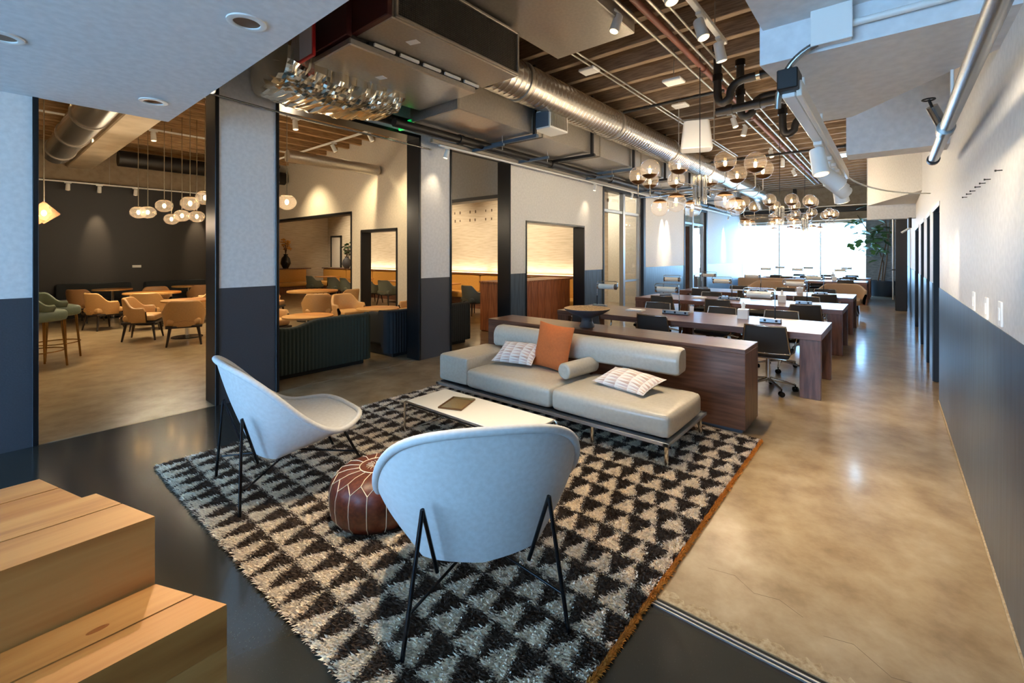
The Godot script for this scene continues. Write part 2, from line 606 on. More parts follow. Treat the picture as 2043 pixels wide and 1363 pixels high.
func frame(w: Node, d0: float, d1: float, y1: float, wide := 0.05) -> void:
	# black steel lining of an opening: two jambs and a head
	part(w, "jamb", bxm(-5.79, -5.485, 0.0, y1, d0 - 0.012, d0 + wide * 0.5, 0.004), M.steel_black)
	part(w, "jamb", bxm(-5.79, -5.485, 0.0, y1, d1 - wide * 0.5, d1 + 0.012, 0.004), M.steel_black)
	part(w, "head", bxm(-5.79, -5.485, y1 - wide * 0.5, y1 + 0.02, d0 - 0.012, d1 + 0.012, 0.004), M.steel_black)

func group_node(called: String) -> Node3D:
	var o := Node3D.new()
	o.name = numbered(called)
	add_child(o)
	o.set_meta("kind", "structure")
	return o

func room() -> void:
	# floors: beige polished concrete, dark polished concrete at the entry, beige in the lounge
	struct("floor", bxm(-5.5, 1.4, -0.2, 0.0, 2.06, FARD + 0.4), M.floor)
	struct("floor_entry", bxm(-5.5, 1.4, -0.2, 0.0, -4.4, 1.985), M.floor_dark)
	struct("floor_lounge", bxm(-20.3, -5.52, -0.2, 0.0, -2.2, FARD + 0.4), M.floor)
	var seam := MB.new()
	seam.box(-5.5, 1.4, -0.2, -0.004, 1.985, 2.06)
	struct("floor_joint", seam, M.dark)
	struct("trim_1", bxm(-5.5, 0.4, -0.02, 0.003, 2.008, 2.016), M.alu)
	struct("trim_2", bxm(-5.5, 0.4, -0.02, 0.003, 2.03, 2.038), M.alu)
	# worn cement edge along the joint
	var ch := MB.new()
	rng.seed = 21
	var near := PackedVector2Array()
	var far := PackedVector2Array()
	for k in 80:
		var x := -0.83 + 1.22 * k / 79.0
		near.append(Vector2(x, 2.062))
		far.append(Vector2(x, 2.10 + rng.randf() * 0.035 + 0.015 * sin(k * 0.7)))
	far.reverse()
	near.append_array(far)
	ch.prism(Array(near), -0.01, 0.0015)
	struct("trim_3", ch, M.chip)
	# hairline cracks in the beige concrete
	var cracks := [[Vector2(-0.72, 2.42), Vector2(-0.60, 2.45), Vector2(-0.50, 2.38), Vector2(-0.40, 2.41), Vector2(-0.30, 2.36)], [Vector2(-0.22, 2.30), Vector2(-0.12, 2.33), Vector2(0.0, 2.24), Vector2(0.12, 2.28), Vector2(0.26, 2.2)]]
	for cr in cracks:
		var poly := []
		for q in cr: poly.append(q + Vector2(0, 0.0007))
		for q in range(cr.size() - 1, -1, -1): poly.append(cr[q] - Vector2(0, 0.0007 if q % 4 else 0.0001))
		var cb := MB.new()
		cb.prism(poly, -0.002, 0.0006)
		part(get_node("floor"), "crack", cb, M.bark)
	# left-hand wall with its openings
	var w := group_node("wall_left")
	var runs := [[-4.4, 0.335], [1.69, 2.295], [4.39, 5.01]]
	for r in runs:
		wall_piece(w, r[0], r[1], 0.0, 3.4, M.white, M.wains_shaded)
	part(w, "painted_wall", bxm(-5.76, -5.5, 3.4, 4.75, -4.4, FARD), M.white)
	wall_piece(w, 6.51, 7.0, 0.0, 3.4, M.white, M.wains)
	wall_piece(w, 9.19, 10.09, 0.0, 3.4, M.white, M.wains)
	part(w, "painted_wall", bxm(-5.76, -5.5, 2.26, 3.4, 7.0, 9.19), M.white)
	wall_piece(w, 12.58, 15.84, 0.0, 3.4, M.white, M.wains)
	wall_piece(w, 18.36, FARD, 0.0, 3.4, M.white, M.wains)
	frame(w, 0.345, 1.69, 3.4)
	frame(w, 2.295, 4.39, 3.4)
	frame(w, 5.01, 6.51, 3.4)
	frame(w, 7.0, 9.19, 2.26, 0.04)
	glazed(10.09, 12.58, false)
	glazed(15.84, 18.36, true)
	# right-hand wall: solid near the camera, then four dark doorways
	var r := group_node("wall_right")
	var cuts := [[6.78, 7.85], [8.4, 9.15], [9.9, 10.95], [11.75, 13.55]]
	var at := -4.4
	for c in cuts + [[FARD, FARD]]:
		part(r, "painted_wall", bxm(0.4, 0.56, 1.245, 4.75, at, c[0]), M.white)
		part(r, "wainscot", bxm(0.396, 0.56, 0.0, 1.245, at, c[0]), M.wains, "blue grey painted lower wall")
		if c[0] < FARD:
			part(r, "painted_wall", bxm(0.4, 0.56, 2.14, 4.75, c[0], c[1]), M.white)
			part(r, "head", bxm(0.393, 0.45, 2.14, 2.19, c[0] - 0.03, c[1] + 0.03, 0.004), M.white_metal, "white door head trim")
		at = c[1]
	var k := 0
	for c in cuts:
		k += 1
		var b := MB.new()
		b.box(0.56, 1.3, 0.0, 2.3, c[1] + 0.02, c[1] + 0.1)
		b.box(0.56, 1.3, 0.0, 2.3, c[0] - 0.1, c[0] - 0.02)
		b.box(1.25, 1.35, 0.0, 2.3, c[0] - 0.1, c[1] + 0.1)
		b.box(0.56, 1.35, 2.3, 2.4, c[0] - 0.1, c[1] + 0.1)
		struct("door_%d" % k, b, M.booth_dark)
		var leaf := part(get_node("door_%d" % k), "door_leaf", bxm(0.403, 1.2, 0.008, 2.135, c[1] - 0.055, c[1] - 0.012, 0.003), M.booth_dark, "dark blue door standing open")
		leaf.name = "door_leaf"
	# far wall: concrete above, a wide bright window, brick pier at the right
	var f := group_node("wall_far")
	part(f, "lintel", bxm(-5.76, 0.56, 3.02, 4.75, FARD, FARD + 0.3), M.concrete)
	part(f, "pier", bxm(-0.80, 1.4, 0.0, 3.02, FARD, FARD + 0.3), M.brick, "grey painted brick pier")
	part(f, "sill_wall", bxm(-5.5, -0.80, 0.0, 0.45, FARD, FARD + 0.3), M.concrete)
	part(f, "ledge", bxm(-5.5, 0.4, 3.06, 3.12, FARD - 0.14, FARD, 0.01), M.conduit, "pale metal ledge")
	part(f, "beam", bxm(-5.5, 0.4, 3.42, 3.62, FARD - 0.2, FARD, 0.01), M.iron, "black steel beam")
	part(f, "rail", bxm(-5.5, 0.4, 3.66, 3.70, FARD - 0.16, FARD - 0.1, 0.005), M.conduit)
	for x in [-3.3, -1.75]:
		part(f, "post", bxm(x - 0.07, x + 0.07, 3.62, 4.75, FARD - 0.12, FARD, 0.01), M.iron)
	window_at("window_1", -5.5, -0.80, 0.45, 3.02, FARD + 0.12, 3)
	# behind the camera: wall with three tall windows that let the daylight in
	var b2 := group_node("wall_rear")
	part(b2, "painted_wall", bxm(-5.76, 0.56, 2.85, 4.75, -4.6, -4.4), M.white)
	part(b2, "painted_wall", bxm(-5.76, 0.56, 0.0, 0.25, -4.6, -4.4), M.white)
	for e in [[-5.76, -5.2], [-3.55, -3.35], [-1.85, -1.65], [-0.1, 0.56]]:
		part(b2, "painted_wall", bxm(e[0], e[1], 0.25, 2.85, -4.6, -4.4), M.white)
	window_at("window_2", -5.2, -3.55, 0.25, 2.85, -4.5, 2)
	window_at("window_3", -3.35, -1.85, 0.25, 2.85, -4.5, 2)
	window_at("window_4", -1.65, -0.1, 0.25, 2.85, -4.5, 2)
	# lounge shell
	var lw := group_node("wall_lounge")
	part(lw, "painted_wall", bxm(-16.8, -16.5, 0.0, 3.55, -2.2, 6.6), M.black_wall, "dark brown wall")
	part(lw, "concrete_band", bxm(-16.8, -16.48, 3.55, 4.75, -2.2, 6.6), M.concrete)
	part(lw, "end_wall", bxm(-16.8, -5.76, 0.0, 4.75, -2.2, -2.0), M.plaster)
	var dv := group_node("wall_divider")
	for e in [[-20.2, -16.4, 0.0, 4.75], [-16.4, -11.15, 2.76, 4.75], [-11.15, -10.7, 0.0, 4.75], [-10.7, -9.12, 2.24, 4.75], [-9.12, -7.9, 0.0, 4.75], [-7.9, -5.76, 2.76, 4.75]]:
		part(dv, "painted_wall", bxm(e[0], e[1], e[2], e[3], 6.6, 6.85), M.plaster if e[0] < -8 else M.grey_wall)
	for e in [[-16.4, -11.15, 2.76], [-10.7, -9.12, 2.24], [-7.9, -5.76, 2.76]]:
		part(dv, "head", bxm(e[0], e[1], e[2] - 0.05, e[2] + 0.02, 6.585, 6.87, 0.004), M.black)
		part(dv, "jamb", bxm(e[0] - 0.01, e[0] + 0.05, 0.0, e[2], 6.585, 6.87, 0.004), M.black)
		if e[1] < -6:
			part(dv, "jamb", bxm(e[1] - 0.05, e[1] + 0.01, 0.0, e[2], 6.585, 6.87, 0.004), M.black)
	var bw := group_node("wall_back")
	part(bw, "board_formed_wall", bxm(-20.2, -5.76, 0.0, 4.75, 10.6, 10.85), M.boardform, "board-formed concrete wall")
	var be := group_node("wall_end")
	part(be, "board_formed_wall", bxm(-20.2, -19.95, 0.0, 4.75, 6.6, 10.6), M.boardform)
	rng.seed = 5
	for row in 2:
		for q in 34:
			var x := -13.6 + q * 0.24 + rng.randf() * 0.03
			if q % 3 == 2: continue
			var s := 0.035 + rng.randf() * 0.02
			part(bw, "anchor_hole", bxm(x, x + s, 3.02 - row * 0.27 - s * 0.9, 3.02 - row * 0.27 + s * 0.9, 10.592, 10.604, 0.003), M.bark)
	# office behind the glazed doors
	var ow := group_node("wall_office")
	part(ow, "painted_wall", bxm(-10.2, -10.0, 0.0, 3.6, 10.85, FARD), M.plaster)
	part(ow, "painted_wall", bxm(-10.2, -5.76, 0.0, 3.6, 14.0, 14.15), M.plaster)
	part(ow, "painted_wall", bxm(-10.2, -5.76, 0.0, 0.9, FARD, FARD + 0.2), M.plaster)
	part(ow, "painted_wall", bxm(-10.2, -5.76, 2.7, 3.6, FARD, FARD + 0.2), M.plaster)
	part(ow, "painted_wall", bxm(-10.2, -9.6, 0.9, 2.7, FARD, FARD + 0.2), M.plaster)
	window_at("window_5", -9.6, -5.76, 0.9, 2.7, FARD + 0.1, 2)
	# ceilings
	var ceil := group_node("ceiling")
	part(ceil, "deck", bxm(-5.76, 1.4, 4.75, 4.9, 1.26, FARD + 0.3), M.deck, "dark timber deck between the joists")
	var jm: ArrayMesh = bxm(-2.95, 2.95, 0.0, 0.27, -0.05, 0.05, 0.006).mesh()
	for q in 37:
		var j := part(ceil, "joist", jm, M.joist)
		j.position = P3(-2.55, 4.48, 1.6 + q * 0.61)
	var lc := group_node("ceiling_lounge")
	part(lc, "deck", bxm(-16.8, -5.5, 4.75, 4.9, -2.2, 10.85), M.deck)
	var jl: ArrayMesh = bxm(-0.05, 0.05, 0.0, 0.27, -4.3, 4.3, 0.006).mesh()
	for q in 18:
		var j := part(lc, "joist", jl, M.joist_d)
		j.position = P3(-16.2 + q * 0.61, 4.48, 2.3)
	struct("ceiling_bench_room", bxm(-20.2, -5.76, 4.3, 4.45, 6.85, 10.6), M.plaster)
	struct("ceiling_office", bxm(-10.2, -5.76, 3.6, 3.75, 10.85, FARD + 0.2), M.plaster)
	# white dropped ceiling over the entry
	struct("ceiling_entry", bxm(-5.5, -0.52, 2.92, 3.3, -4.4, 1.26), M.slab_white)
	struct("ceiling_rear", bxm(-5.76, 0.56, 4.75, 4.9, -4.6, 1.26), M.slab_white)
	# baseboards
	struct("baseboard_right", bxm(0.388, 0.4, 0.0, 0.02, -4.4, 6.78, 0.004), M.chip)

func window_at(called: String, x0: float, x1: float, y0: float, y1: float, d: float, panes: int) -> void:
	var o := group_node(called)
	part(o, "window_frame", bxm(x0, x1, y0, y0 + 0.06, d - 0.04, d + 0.04, 0.005), M.alu)
	part(o, "window_frame", bxm(x0, x1, y1 - 0.06, y1, d - 0.04, d + 0.04, 0.005), M.alu)
	var s := (x1 - x0) / panes
	for k in panes + 1:
		var x := x0 + s * k
		part(o, "mullion", bxm(maxf(x0, x - 0.025), minf(x1, x + 0.025), y0 + 0.06, y1 - 0.06, d - 0.04, d + 0.04, 0.005), M.alu)
	for k in panes:
		part(o, "pane", bxm(x0 + s * k + 0.03, x0 + s * (k + 1) - 0.03, y0 + 0.06, y1 - 0.06, d - 0.004, d + 0.004), M.pane)

func glazed(d0: float, d1: float, second: bool) -> void:
	# aluminium glazed screen in the left wall: transom, mullion, timber door edge
	var o := group_node("door_glazed")
	var mid := d0 + (d1 - d0) * (0.5 if not second else 0.42)
	part(o, "frame_bar", bxm(-5.70, -5.48, 0.0, 3.3, d0 - 0.01, d0 + 0.05, 0.004), M.black)
	part(o, "frame_bar", bxm(-5.70, -5.48, 0.0, 3.3, d1 - 0.12, d1 + 0.02, 0.004), M.black)
	part(o, "frame_bar", bxm(-5.70, -5.48, 3.24, 3.4, d0, d1, 0.004), M.black)
	part(o, "transom", bxm(-5.66, -5.56, 2.7, 2.78, d0 + 0.05, d1 - 0.12, 0.006), M.alu)
	part(o, "mullion", bxm(-5.66, -5.54, 0.0, 3.24, mid - 0.05, mid + 0.07, 0.006), M.alu)
	part(o, "mullion", bxm(-5.66, -5.56, 0.0, 3.24, d1 - 0.24, d1 - 0.12, 0.006), M.alu)
	part(o, "rail", bxm(-5.66, -5.58, 0.86, 0.92, mid + 0.07, d1 - 0.24, 0.005), M.alu)
	for e in [[d0 + 0.05, mid - 0.05, 2.78, 3.24], [mid + 0.07, d1 - 0.24, 2.78, 3.24], [mid + 0.07, d1 - 0.24, 0.92, 2.7], [mid + 0.07, d1 - 0.24, 0.02, 0.86]]:
		part(o, "pane", bxm(-5.617, -5.61, e[2], e[3], e[0], e[1]), M.pane)
	var ld := d0 + 0.05 if not second else d1 - 0.75
	part(o, "door_leaf", bxm(-6.3, -5.62, 0.02, 2.7, ld, ld + 0.06, 0.006), M.walnut_y, "walnut door standing open")
	part(o, "lever", bxm(-5.80, -5.69, 1.02, 1.04, ld - 0.06, ld - 0.04, 0.004), M.chrome)

# ------------------------------------------------------------------ ducts, pipes and lights under the ceiling
func track_head(at: Vector3, to: Vector3, label: String, group: String, energy: float, angle: float, size := 1.0, col := WARM, m: Material = null) -> void:
	var o := thing("track_spotlight", label, "spotlight", at, 0.0, group)
	var d := (to - at).normalized()
	var wm: Material = m if m else M.white_metal
	var b := MB.new()
	b.box(-0.02 * size, 0.02 * size, -0.02 * size, 0.0, -0.06 * size, 0.06 * size, 0.004)
	part(o, "mount", b, wm)
	b = MB.new()
	b.rod(Vector3(0, -0.02, 0) * size, Vector3(0, -0.075, 0) * size, 0.012 * size)
	part(o, "yoke", b, wm)
	var c := Vector3(0, -0.1, 0) * size
	b = MB.new()
	b.tube([c - d * 0.07 * size, c - d * 0.065 * size, c + d * 0.03 * size, c + d * 0.075 * size], 0.035 * size, 14, false, 0.042 * size)
	var body := part(o, "lamp_body", b, wm)
	b = MB.new()
	b.rod(c + d * 0.0752 * size, c + d * 0.079 * size, 0.034 * size, -1.0, 14)
	part(body, "lens", b, M.lens)
	if energy > 0.0:
		spot(o, c + d * 0.085 * size, c + d, energy, angle, col)

func pipe_run(called: String, label: String, category: String, pts: Array, r: float, m: Material, couplings := 0, group := "") -> Node3D:
	var o := thing(called, label, category, pts[0], 0.0, group)
	var loc := []
	for q in pts: loc.append(q - pts[0])
	var b := MB.new()
	b.tube(loc, r, 10)
	part(o, "pipe", b, m)
	var a: Vector3 = loc[0]
	var z: Vector3 = loc[loc.size() - 1]
	for k in couplings:
		var c := a.lerp(z, (k + 0.5) / couplings)
		b = MB.new()
		b.rod(c - (z - a).normalized() * 0.04, c + (z - a).normalized() * 0.04, r * 1.3)
		part(o, "coupling", b, m)
	return o

func bend(a: Vector3, c: Vector3, b: Vector3, k := 6) -> Array:
	var o := []
	for i in k + 1:
		var t := float(i) / k
		o.append(a.lerp(c, t).lerp(c.lerp(b, t), t))
	return o

func ceiling_services() -> void:
	# fan coil unit over the left-hand openings
	var o := thing("fan_coil_unit", "large sheet metal fan coil unit with black mesh grille hung from the ceiling", "air unit", P3(-4.1, 3.55, 3.1))
	var p := P3(4.1, -3.55, -3.1)
	var b := MB.new()
	b.bar(p + P3(-3.6, 3.92, 3.2), Vector3(0.56, 0.52, 1.72), 0.01, Basis())
	part(o, "casing", b, M.galv)
	b = MB.new()
	b.bar(p + P3(-4.4, 3.9, 3.1), Vector3(1.0, 0.5, 1.62), 0.01, Basis())
	part(o, "casing", b, M.galv)
	b = MB.new()
	b.bar(p + P3(-4.37, 3.585, 3.08), Vector3(1.06, 0.07, 1.66), 0.012, Basis())
	part(o, "drain_pan", b, M.duct)
	b = MB.new()
	b.bar(p + P3(-3.6, 3.93, 2.32), Vector3(0.57, 0.53, 0.06), 0.008, Basis())
	part(o, "end_cover", b, M.maroon, "dark maroon end cover")
	b = MB.new()
	b.bar(p + P3(-4.37, 3.86, 2.26), Vector3(1.02, 0.44, 0.06), 0.008, Basis())
	part(o, "end_cover", b, M.maroon)
	b = MB.new()
	b.bar(p + P3(-3.86, 3.63, 3.2), Vector3(0.05, 0.03, 1.5), 0.0, Basis())
	part(o, "slot", b, M.dark)
	for k in 5:
		b = MB.new()
		b.bar(p + P3(-3.83, 3.632, 2.62 + k * 0.3), Vector3(0.035, 0.03, 0.24), 0.004, Basis())
		part(o, "clip", b, M.white_metal)
	b = MB.new()
	b.bar(p + P3(-3.335, 3.92, 3.22), Vector3(0.03, 0.5, 1.66), 0.0, Basis())
	part(o, "grille_backing", b, M.dark)
	for e in [[3.685, 0.03], [4.155, 0.03]]:
		b = MB.new()
		b.bar(p + P3(-3.31, e[0], 3.22), Vector3(0.03, e[1], 1.7), 0.006, Basis())
		part(o, "grille_frame", b, M.galv)
	for e in [2.385, 4.055]:
		b = MB.new()
		b.bar(p + P3(-3.31, 3.92, e), Vector3(0.03, 0.5, 0.03), 0.006, Basis())
		part(o, "grille_frame", b, M.galv)
	b = MB.new()
	for k in 24:
		b.bar(p + P3(-3.314, 3.70 + k * 0.0192, 3.22), Vector3(0.004, 0.004, 1.64), 0.0, Basis())
	for k in 80:
		b.bar(p + P3(-3.312, 3.92, 2.41 + k * 0.0203), Vector3(0.004, 0.46, 0.004), 0.0, Basis())
	part(o, "wire_mesh", b, M.mesh_grille)
	for e in [[-4.3, 2.9, 0.1, 3.5485], [-3.55, 2.75, 0.12, 3.658]]:
		b = MB.new()
		b.bar(p + P3(e[0], e[3], e[1]), Vector3(e[2], 0.003, 0.08), 0.0, Basis(Vector3.UP, 0.3))
		part(o, "sticker", b, M.paper)
	b = MB.new()
	b.bar(p + P3(-3.52, 4.08, 2.288), Vector3(0.09, 0.13, 0.004), 0.0, Basis())
	part(o, "sticker", b, M.red, "red warning sticker")
	# crumpled foil round the duct joint
	var f := MB.new()
	var ns := FastNoiseLite.new()
	ns.seed = 4
	ns.frequency = 3.2
	ns.fractal_octaves = 4
	ns.fractal_type = FastNoiseLite.FRACTAL_RIDGED
	var P := []
	var nu := 56
	var nv := 44
	for i in nu + 1:
		var row := PackedVector3Array()
		var s := float(i) / nu
		for j in nv:
			var t := TAU * j / nv
			var rx := 0.44 * (1.0 - 0.15 * s)
			var cx := signf(cos(t)) * pow(absf(cos(t)), 0.55) * rx
			var cy := signf(sin(t)) * pow(absf(sin(t)), 0.55) * 0.3
			var cl := minf(1.0, 0.25 + pow(s / 0.09, 0.6))
			cx *= cl
			cy *= cl
			var q := Vector3(cx + 0.1 * s, cy - 0.09 * sin(s * PI) * (1.0 if cy < 0 else 0.0), -s * 1.45)
			var amp := 0.055 if cy < 0.05 else 0.02
			q += Vector3(cx, cy * 1.3, 0).normalized() * (ns.get_noise_3d(q.x * 1.2, q.y * 1.2, q.z * 1.6)) * amp
			row.append(q)
		P.append(row)
	for i in nu:
		for j in nv:
			var j2 := (j + 1) % nv
			var mid: Vector3 = (P[i][j] + P[i + 1][j2]) / 2
			f.face([P[i][j], P[i + 1][j], P[i + 1][j2]], mid - Vector3(0, 0, mid.z))
			f.face([P[i][j], P[i + 1][j2], P[i][j2]], mid - Vector3(0, 0, mid.z))
	f.face(Array(P[0]), Vector3(0, 0, 1))
	f.face(Array(P[nu]), Vector3(0, 0, -1))
	solo("foil_duct", f, M.foil, "crumpled silver foil wrapped duct beside the fan coil unit", "duct", P3(-5.0, 3.66, 1.92))
	# red framed sign holder in front of the unit
	o = thing("sign_holder", "red framed clear plastic sign holder hanging under the air unit", "sign", P3(-4.55, 3.52, 2.12))
	for e in [[0.0, 0.01, 0.6, 0.025], [0.0, 0.34, 0.6, 0.025]]:
		part(o, "frame_bar", bxm(-e[2] / 2, e[2] / 2, e[1] - 0.0125, e[1] + 0.0125, -0.015, 0.015, 0.004), M.red)
	for e in [-0.29, 0.29]:
		part(o, "frame_bar", bxm(e - 0.0125, e + 0.0125, 0.01, 0.34, -0.015, 0.015, 0.004), M.red)
	part(o, "panel", bxm(-0.28, 0.28, 0.02, 0.33, -0.004, 0.004), M.lav, "pale blank panel")
	# green exit sign box
	o = thing("exit_sign", "small glowing green exit sign under the duct above the opening", "sign", P3(-5.25, 3.38, 3.95))
	part(o, "sign_face", bxm(-0.16, 0.16, 0.0, 0.11, -0.02, 0.02, 0.005), M.green_glow)
	omni(o, Vector3(0, 0.05, 0.1), 0.12, Color(0.1, 1.0, 0.5))
	omni(o, Vector3(0, 0.05, -0.1), 0.12, Color(0.1, 1.0, 0.5))
	# high plenum and long rectangular duct
	solo("plenum_duct", bxm(-0.55, 0.55, 0.0, 0.24, -1.9, 1.9, 0.01), M.duct, "wide sheet metal plenum tight under the joists", "duct", P3(-2.88, 4.22, 3.15))
	o = thing("rectangular_duct", "long rectangular galvanised duct running above the left wall", "duct", P3(-4.66, 3.45, 10.5))
	for k in 7:
		var d0 := -6.55 + k * 1.82
		part(o, "duct_section", bxm(-0.46, 0.46, 0.0, 0.40, d0, d0 + 1.81, 0.008), M.duct)
		part(o, "flange", bxm(-0.475, 0.475, -0.012, 0.412, d0 - 0.02, d0 + 0.02, 0.004), M.galv)
	for k in 7:
		var d0 := 5.5 + k * 1.72
		var h := thing("duct_hanger", "black angle iron hanger carrying the rectangular duct", "bracket", P3(-4.66, 3.38, d0), 0.0, "hangers of the rectangular duct")
		part(h, "cross_bar", bxm(-0.56, 0.56, 0.0, 0.05, -0.03, 0.03, 0.004), M.blue_steel if k % 2 == 0 else M.iron)
		part(h, "upright", bxm(0.48, 0.53, 0.05, 1.1, -0.025, 0.025, 0.004), M.iron)
		part(h, "upright", bxm(-0.53, -0.48, 0.05, 1.1, -0.025, 0.025, 0.004), M.iron)
	# spiral duct with its seams
	o = thing("spiral_duct", "long round spiral duct running down the hall beside the rectangular duct", "duct", P3(-3.92, 3.98, 4.2))
	b = MB.new()
	var prof := []
	var rings := 150
	var Pq := []
	for k in rings:
		var dd := 15.0 * k / (rings - 1)
		for e in [[0.0, 0.255], [0.01, 0.262], [0.02, 0.262], [0.03, 0.255]]:
			Pq.append(b.ring(P3(0, 0, dd + e[0]), Vector3(1, 0, 0), Vector3(0, 1, 0), e[1], 28))
	b.grid(Pq, false, true, P3(0, 0, 7.5), 0)
	part(o, "pipe", b, M.spiral)
	for k in 6:
		b = MB.new()
		b.tube([P3(0, 0, 0.6 + k * 2.7), P3(0, 0, 0.66 + k * 2.7)], 0.272, 28)
		part(o, "band", b, M.galv)
	b = MB.new()
	b.tube(bend(P3(0, 0, 15.03), P3(0, 0, 15.6), P3(0.1, -0.45, 15.9), 8), 0.26, 24)
	part(o, "elbow", b, M.spiral)
	for k in 4:
		var br := thing("branch_duct", "short round branch duct rising from the spiral duct into the joists", "duct", P3(-4.2, 4.2, 6.2 + k * 2.4), 0.0, "branch ducts above the spiral duct")
		b = MB.new()
		b.tube(bend(Vector3(0.05, -0.1, 0), Vector3(-0.1, 0.22, 0), Vector3(-0.6, 0.04, 0), 8), 0.17, 20)
		part(br, "elbow", b, M.iron if k % 2 == 0 else M.galv)
		b = MB.new()
		b.tube([Vector3(-0.35, 0.13, 0), Vector3(-0.42, 0.12, 0)], 0.185, 20)
		part(br, "collar", b, M.galv)
	# side register
	o = thing("supply_register", "white supply grille on the side of the rectangular duct", "vent", P3(-4.02, 3.5, 5.75))
	part(o, "box", bxm(-0.18, 0.14, 0.0, 0.27, -0.24, 0.24, 0.006), M.white_metal)
	part(o, "damper_plate", bxm(-0.15, 0.12, 0.02, 0.25, -0.256, -0.24, 0.003), M.blue_steel)
	for k in 11:
		part(o, "louvre", bxm(0.14, 0.156, 0.025, 0.245, -0.21 + k * 0.04, -0.202 + k * 0.04), M.galv)
	# dark pipes and pale rail along the left wall
	pipe_run("dark_pipe", "black insulated pipe along the top of the left wall, the outer one", "pipe", [P3(-5.05, 3.36, 3.6), P3(-5.05, 3.36, 20.5)], 0.06, M.iron, 7)
	pipe_run("dark_pipe", "black insulated pipe along the top of the left wall, nearest the wall", "pipe", [P3(-5.26, 3.46, 3.2), P3(-5.26, 3.46, 20.5)], 0.07, M.iron, 7)
	o = thing("light_track", "pale lighting track along the head of the left wall", "track", P3(-5.3, 3.26, 4.6))
	part(o, "rail", bxm(-0.02, 0.02, 0.0, 0.03, 0.0, 16.4, 0.004), M.white_metal)
	part(o, "channel", bxm(-0.035, 0.035, 0.035, 0.09, -0.15, 16.5, 0.006), M.conduit)
	for d in [4.75, 9.35, 11.3]:
		track_head(P3(-5.3, 3.26, d), P3(-5.48, 2.2, d - 0.25), "small white spotlight on the left wall track aimed at the wall", "spotlights on the left wall track", 0.5, 32.0, 0.9)
	for d in [13.85, 14.25, 20.6]:
		track_head(P3(-5.3, 3.26, d), P3(-5.52, 1.7, d), "white spotlight throwing a bright scallop on the left wall", "scallop spotlights on the left wall track", 9.0, 20.0, 0.9)
	pipe_run("thin_rail", "thin steel rail across the heads of the left openings", "rail", [P3(-5.43, 3.28, 1.55), P3(-5.43, 3.24, 2.6), P3(-5.43, 3.22, 4.55)], 0.012, M.pipe)
	for d in [5.3, 6.5, 8.9, 11.6]:
		var u := thing("strut_channel", "blue grey steel strut channel under the left wall pipes", "bracket", P3(-5.05, 3.29, d), 0.0, "strut channels under the pipes")
		part(u, "channel", bxm(-0.4, 0.45, 0.0, 0.045, -0.022, 0.022, 0.004), M.blue_steel)
		var rd := MB.new()
		rd.rod(Vector3(0.42, -0.06, 0), Vector3(0.42, 1.2, 0), 0.007, -1.0, 6)
		part(u, "threaded_rod", rd, M.galv)
	# conduits under the joists
	var cl := [["bright steel conduit under the joists beside the plenum", -3.42, 4.40, 4.8, 14.0, 0.012, "conduit"], ["slim steel conduit under the joists beside the plenum, the outer one", -3.36, 4.42, 4.6, 14.0, 0.012, "conduit"], ["long steel conduit down the middle of the ceiling, left of the red pipe", -2.28, 4.34, 2.4, 21.0, 0.018, "conduit"], ["long steel conduit down the middle of the ceiling, right of the red pipe", -2.02, 4.36, 2.4, 21.0, 0.018, "conduit"], ["long thin conduit down the middle of the ceiling, far right one", -1.92, 4.40, 2.4, 21.0, 0.013, "conduit"]]
	for e in cl:
		pipe_run("conduit", e[0], "conduit", [P3(e[1], e[2], e[3]), P3(e[1], e[2], e[4])], e[5], M.conduit, 5)
	pipe_run("sprinkler_pipe", "rust red sprinkler pipe down the middle of the ceiling", "pipe", [P3(-2.15, 4.38, 2.4), P3(-2.15, 4.38, 21.0)], 0.04, M.rust, 6)
	pipe_run("cross_pipe", "black pipe crossing under the joists above the first long table", "pipe", [P3(-3.6, 4.1, 7.35), P3(-1.95, 4.1, 7.35)], 0.024, M.iron, 2)
	pipe_run("cross_pipe", "black pipe crossing under the joists beyond the white ceiling speaker", "pipe", [P3(-4.0, 4.05, 12.6), P3(0.3, 4.05, 12.6)], 0.03, M.iron, 2)
	# black drain stack with traps
	var tr := [[-1.92, 6.9, 0.0, 3.85], [-1.75, 7.45, 0.2, 3.75], [-1.34, 8.35, 0.1, 3.6]]
	for k in 3:
		var e = tr[k]
		var t := thing("drain_trap", "black cast iron drain with a looped trap under the joists", "pipe", P3(e[0], e[3], e[1]), e[2], "drain traps under the joists")
		b = MB.new()
		var pts := [Vector3(0, 4.5 - e[3], 0), Vector3(0, 0.15, 0)]
		pts.append_array(bend(Vector3(0, 0.12, 0), Vector3(0, -0.18, 0), Vector3(0.16, -0.02, 0), 6))
		pts.append_array(bend(Vector3(0.17, 0.05, 0), Vector3(0.2, 0.2, 0), Vector3(0.4, 0.2, 0), 5))
		pts.append(Vector3(0.95, 0.22, 0))
		b.tube(pts, 0.055, 12)
		part(t, "pipe", b, M.iron)
		for q in [Vector3(0, 0.25, 0), Vector3(0, 0.7, 0)]:
			b = MB.new()
			b.rod(q, q + Vector3(0, 0.09, 0), 0.07, -1.0, 12)
			part(t, "coupling", b, M.black_gloss)
		for q in [0.5, 0.75]:
			b = MB.new()
			b.rod(Vector3(q, 0.205, 0), Vector3(q + 0.05, 0.208, 0), 0.068, -1.0, 12)
			part(t, "clamp", b, M.nickel)
	pipe_run("drain_line", "black cast iron drain line level under the joists", "pipe", [P3(-2.0, 3.72, 7.12), P3(-0.56, 3.78, 7.2)], 0.06, M.iron, 4)
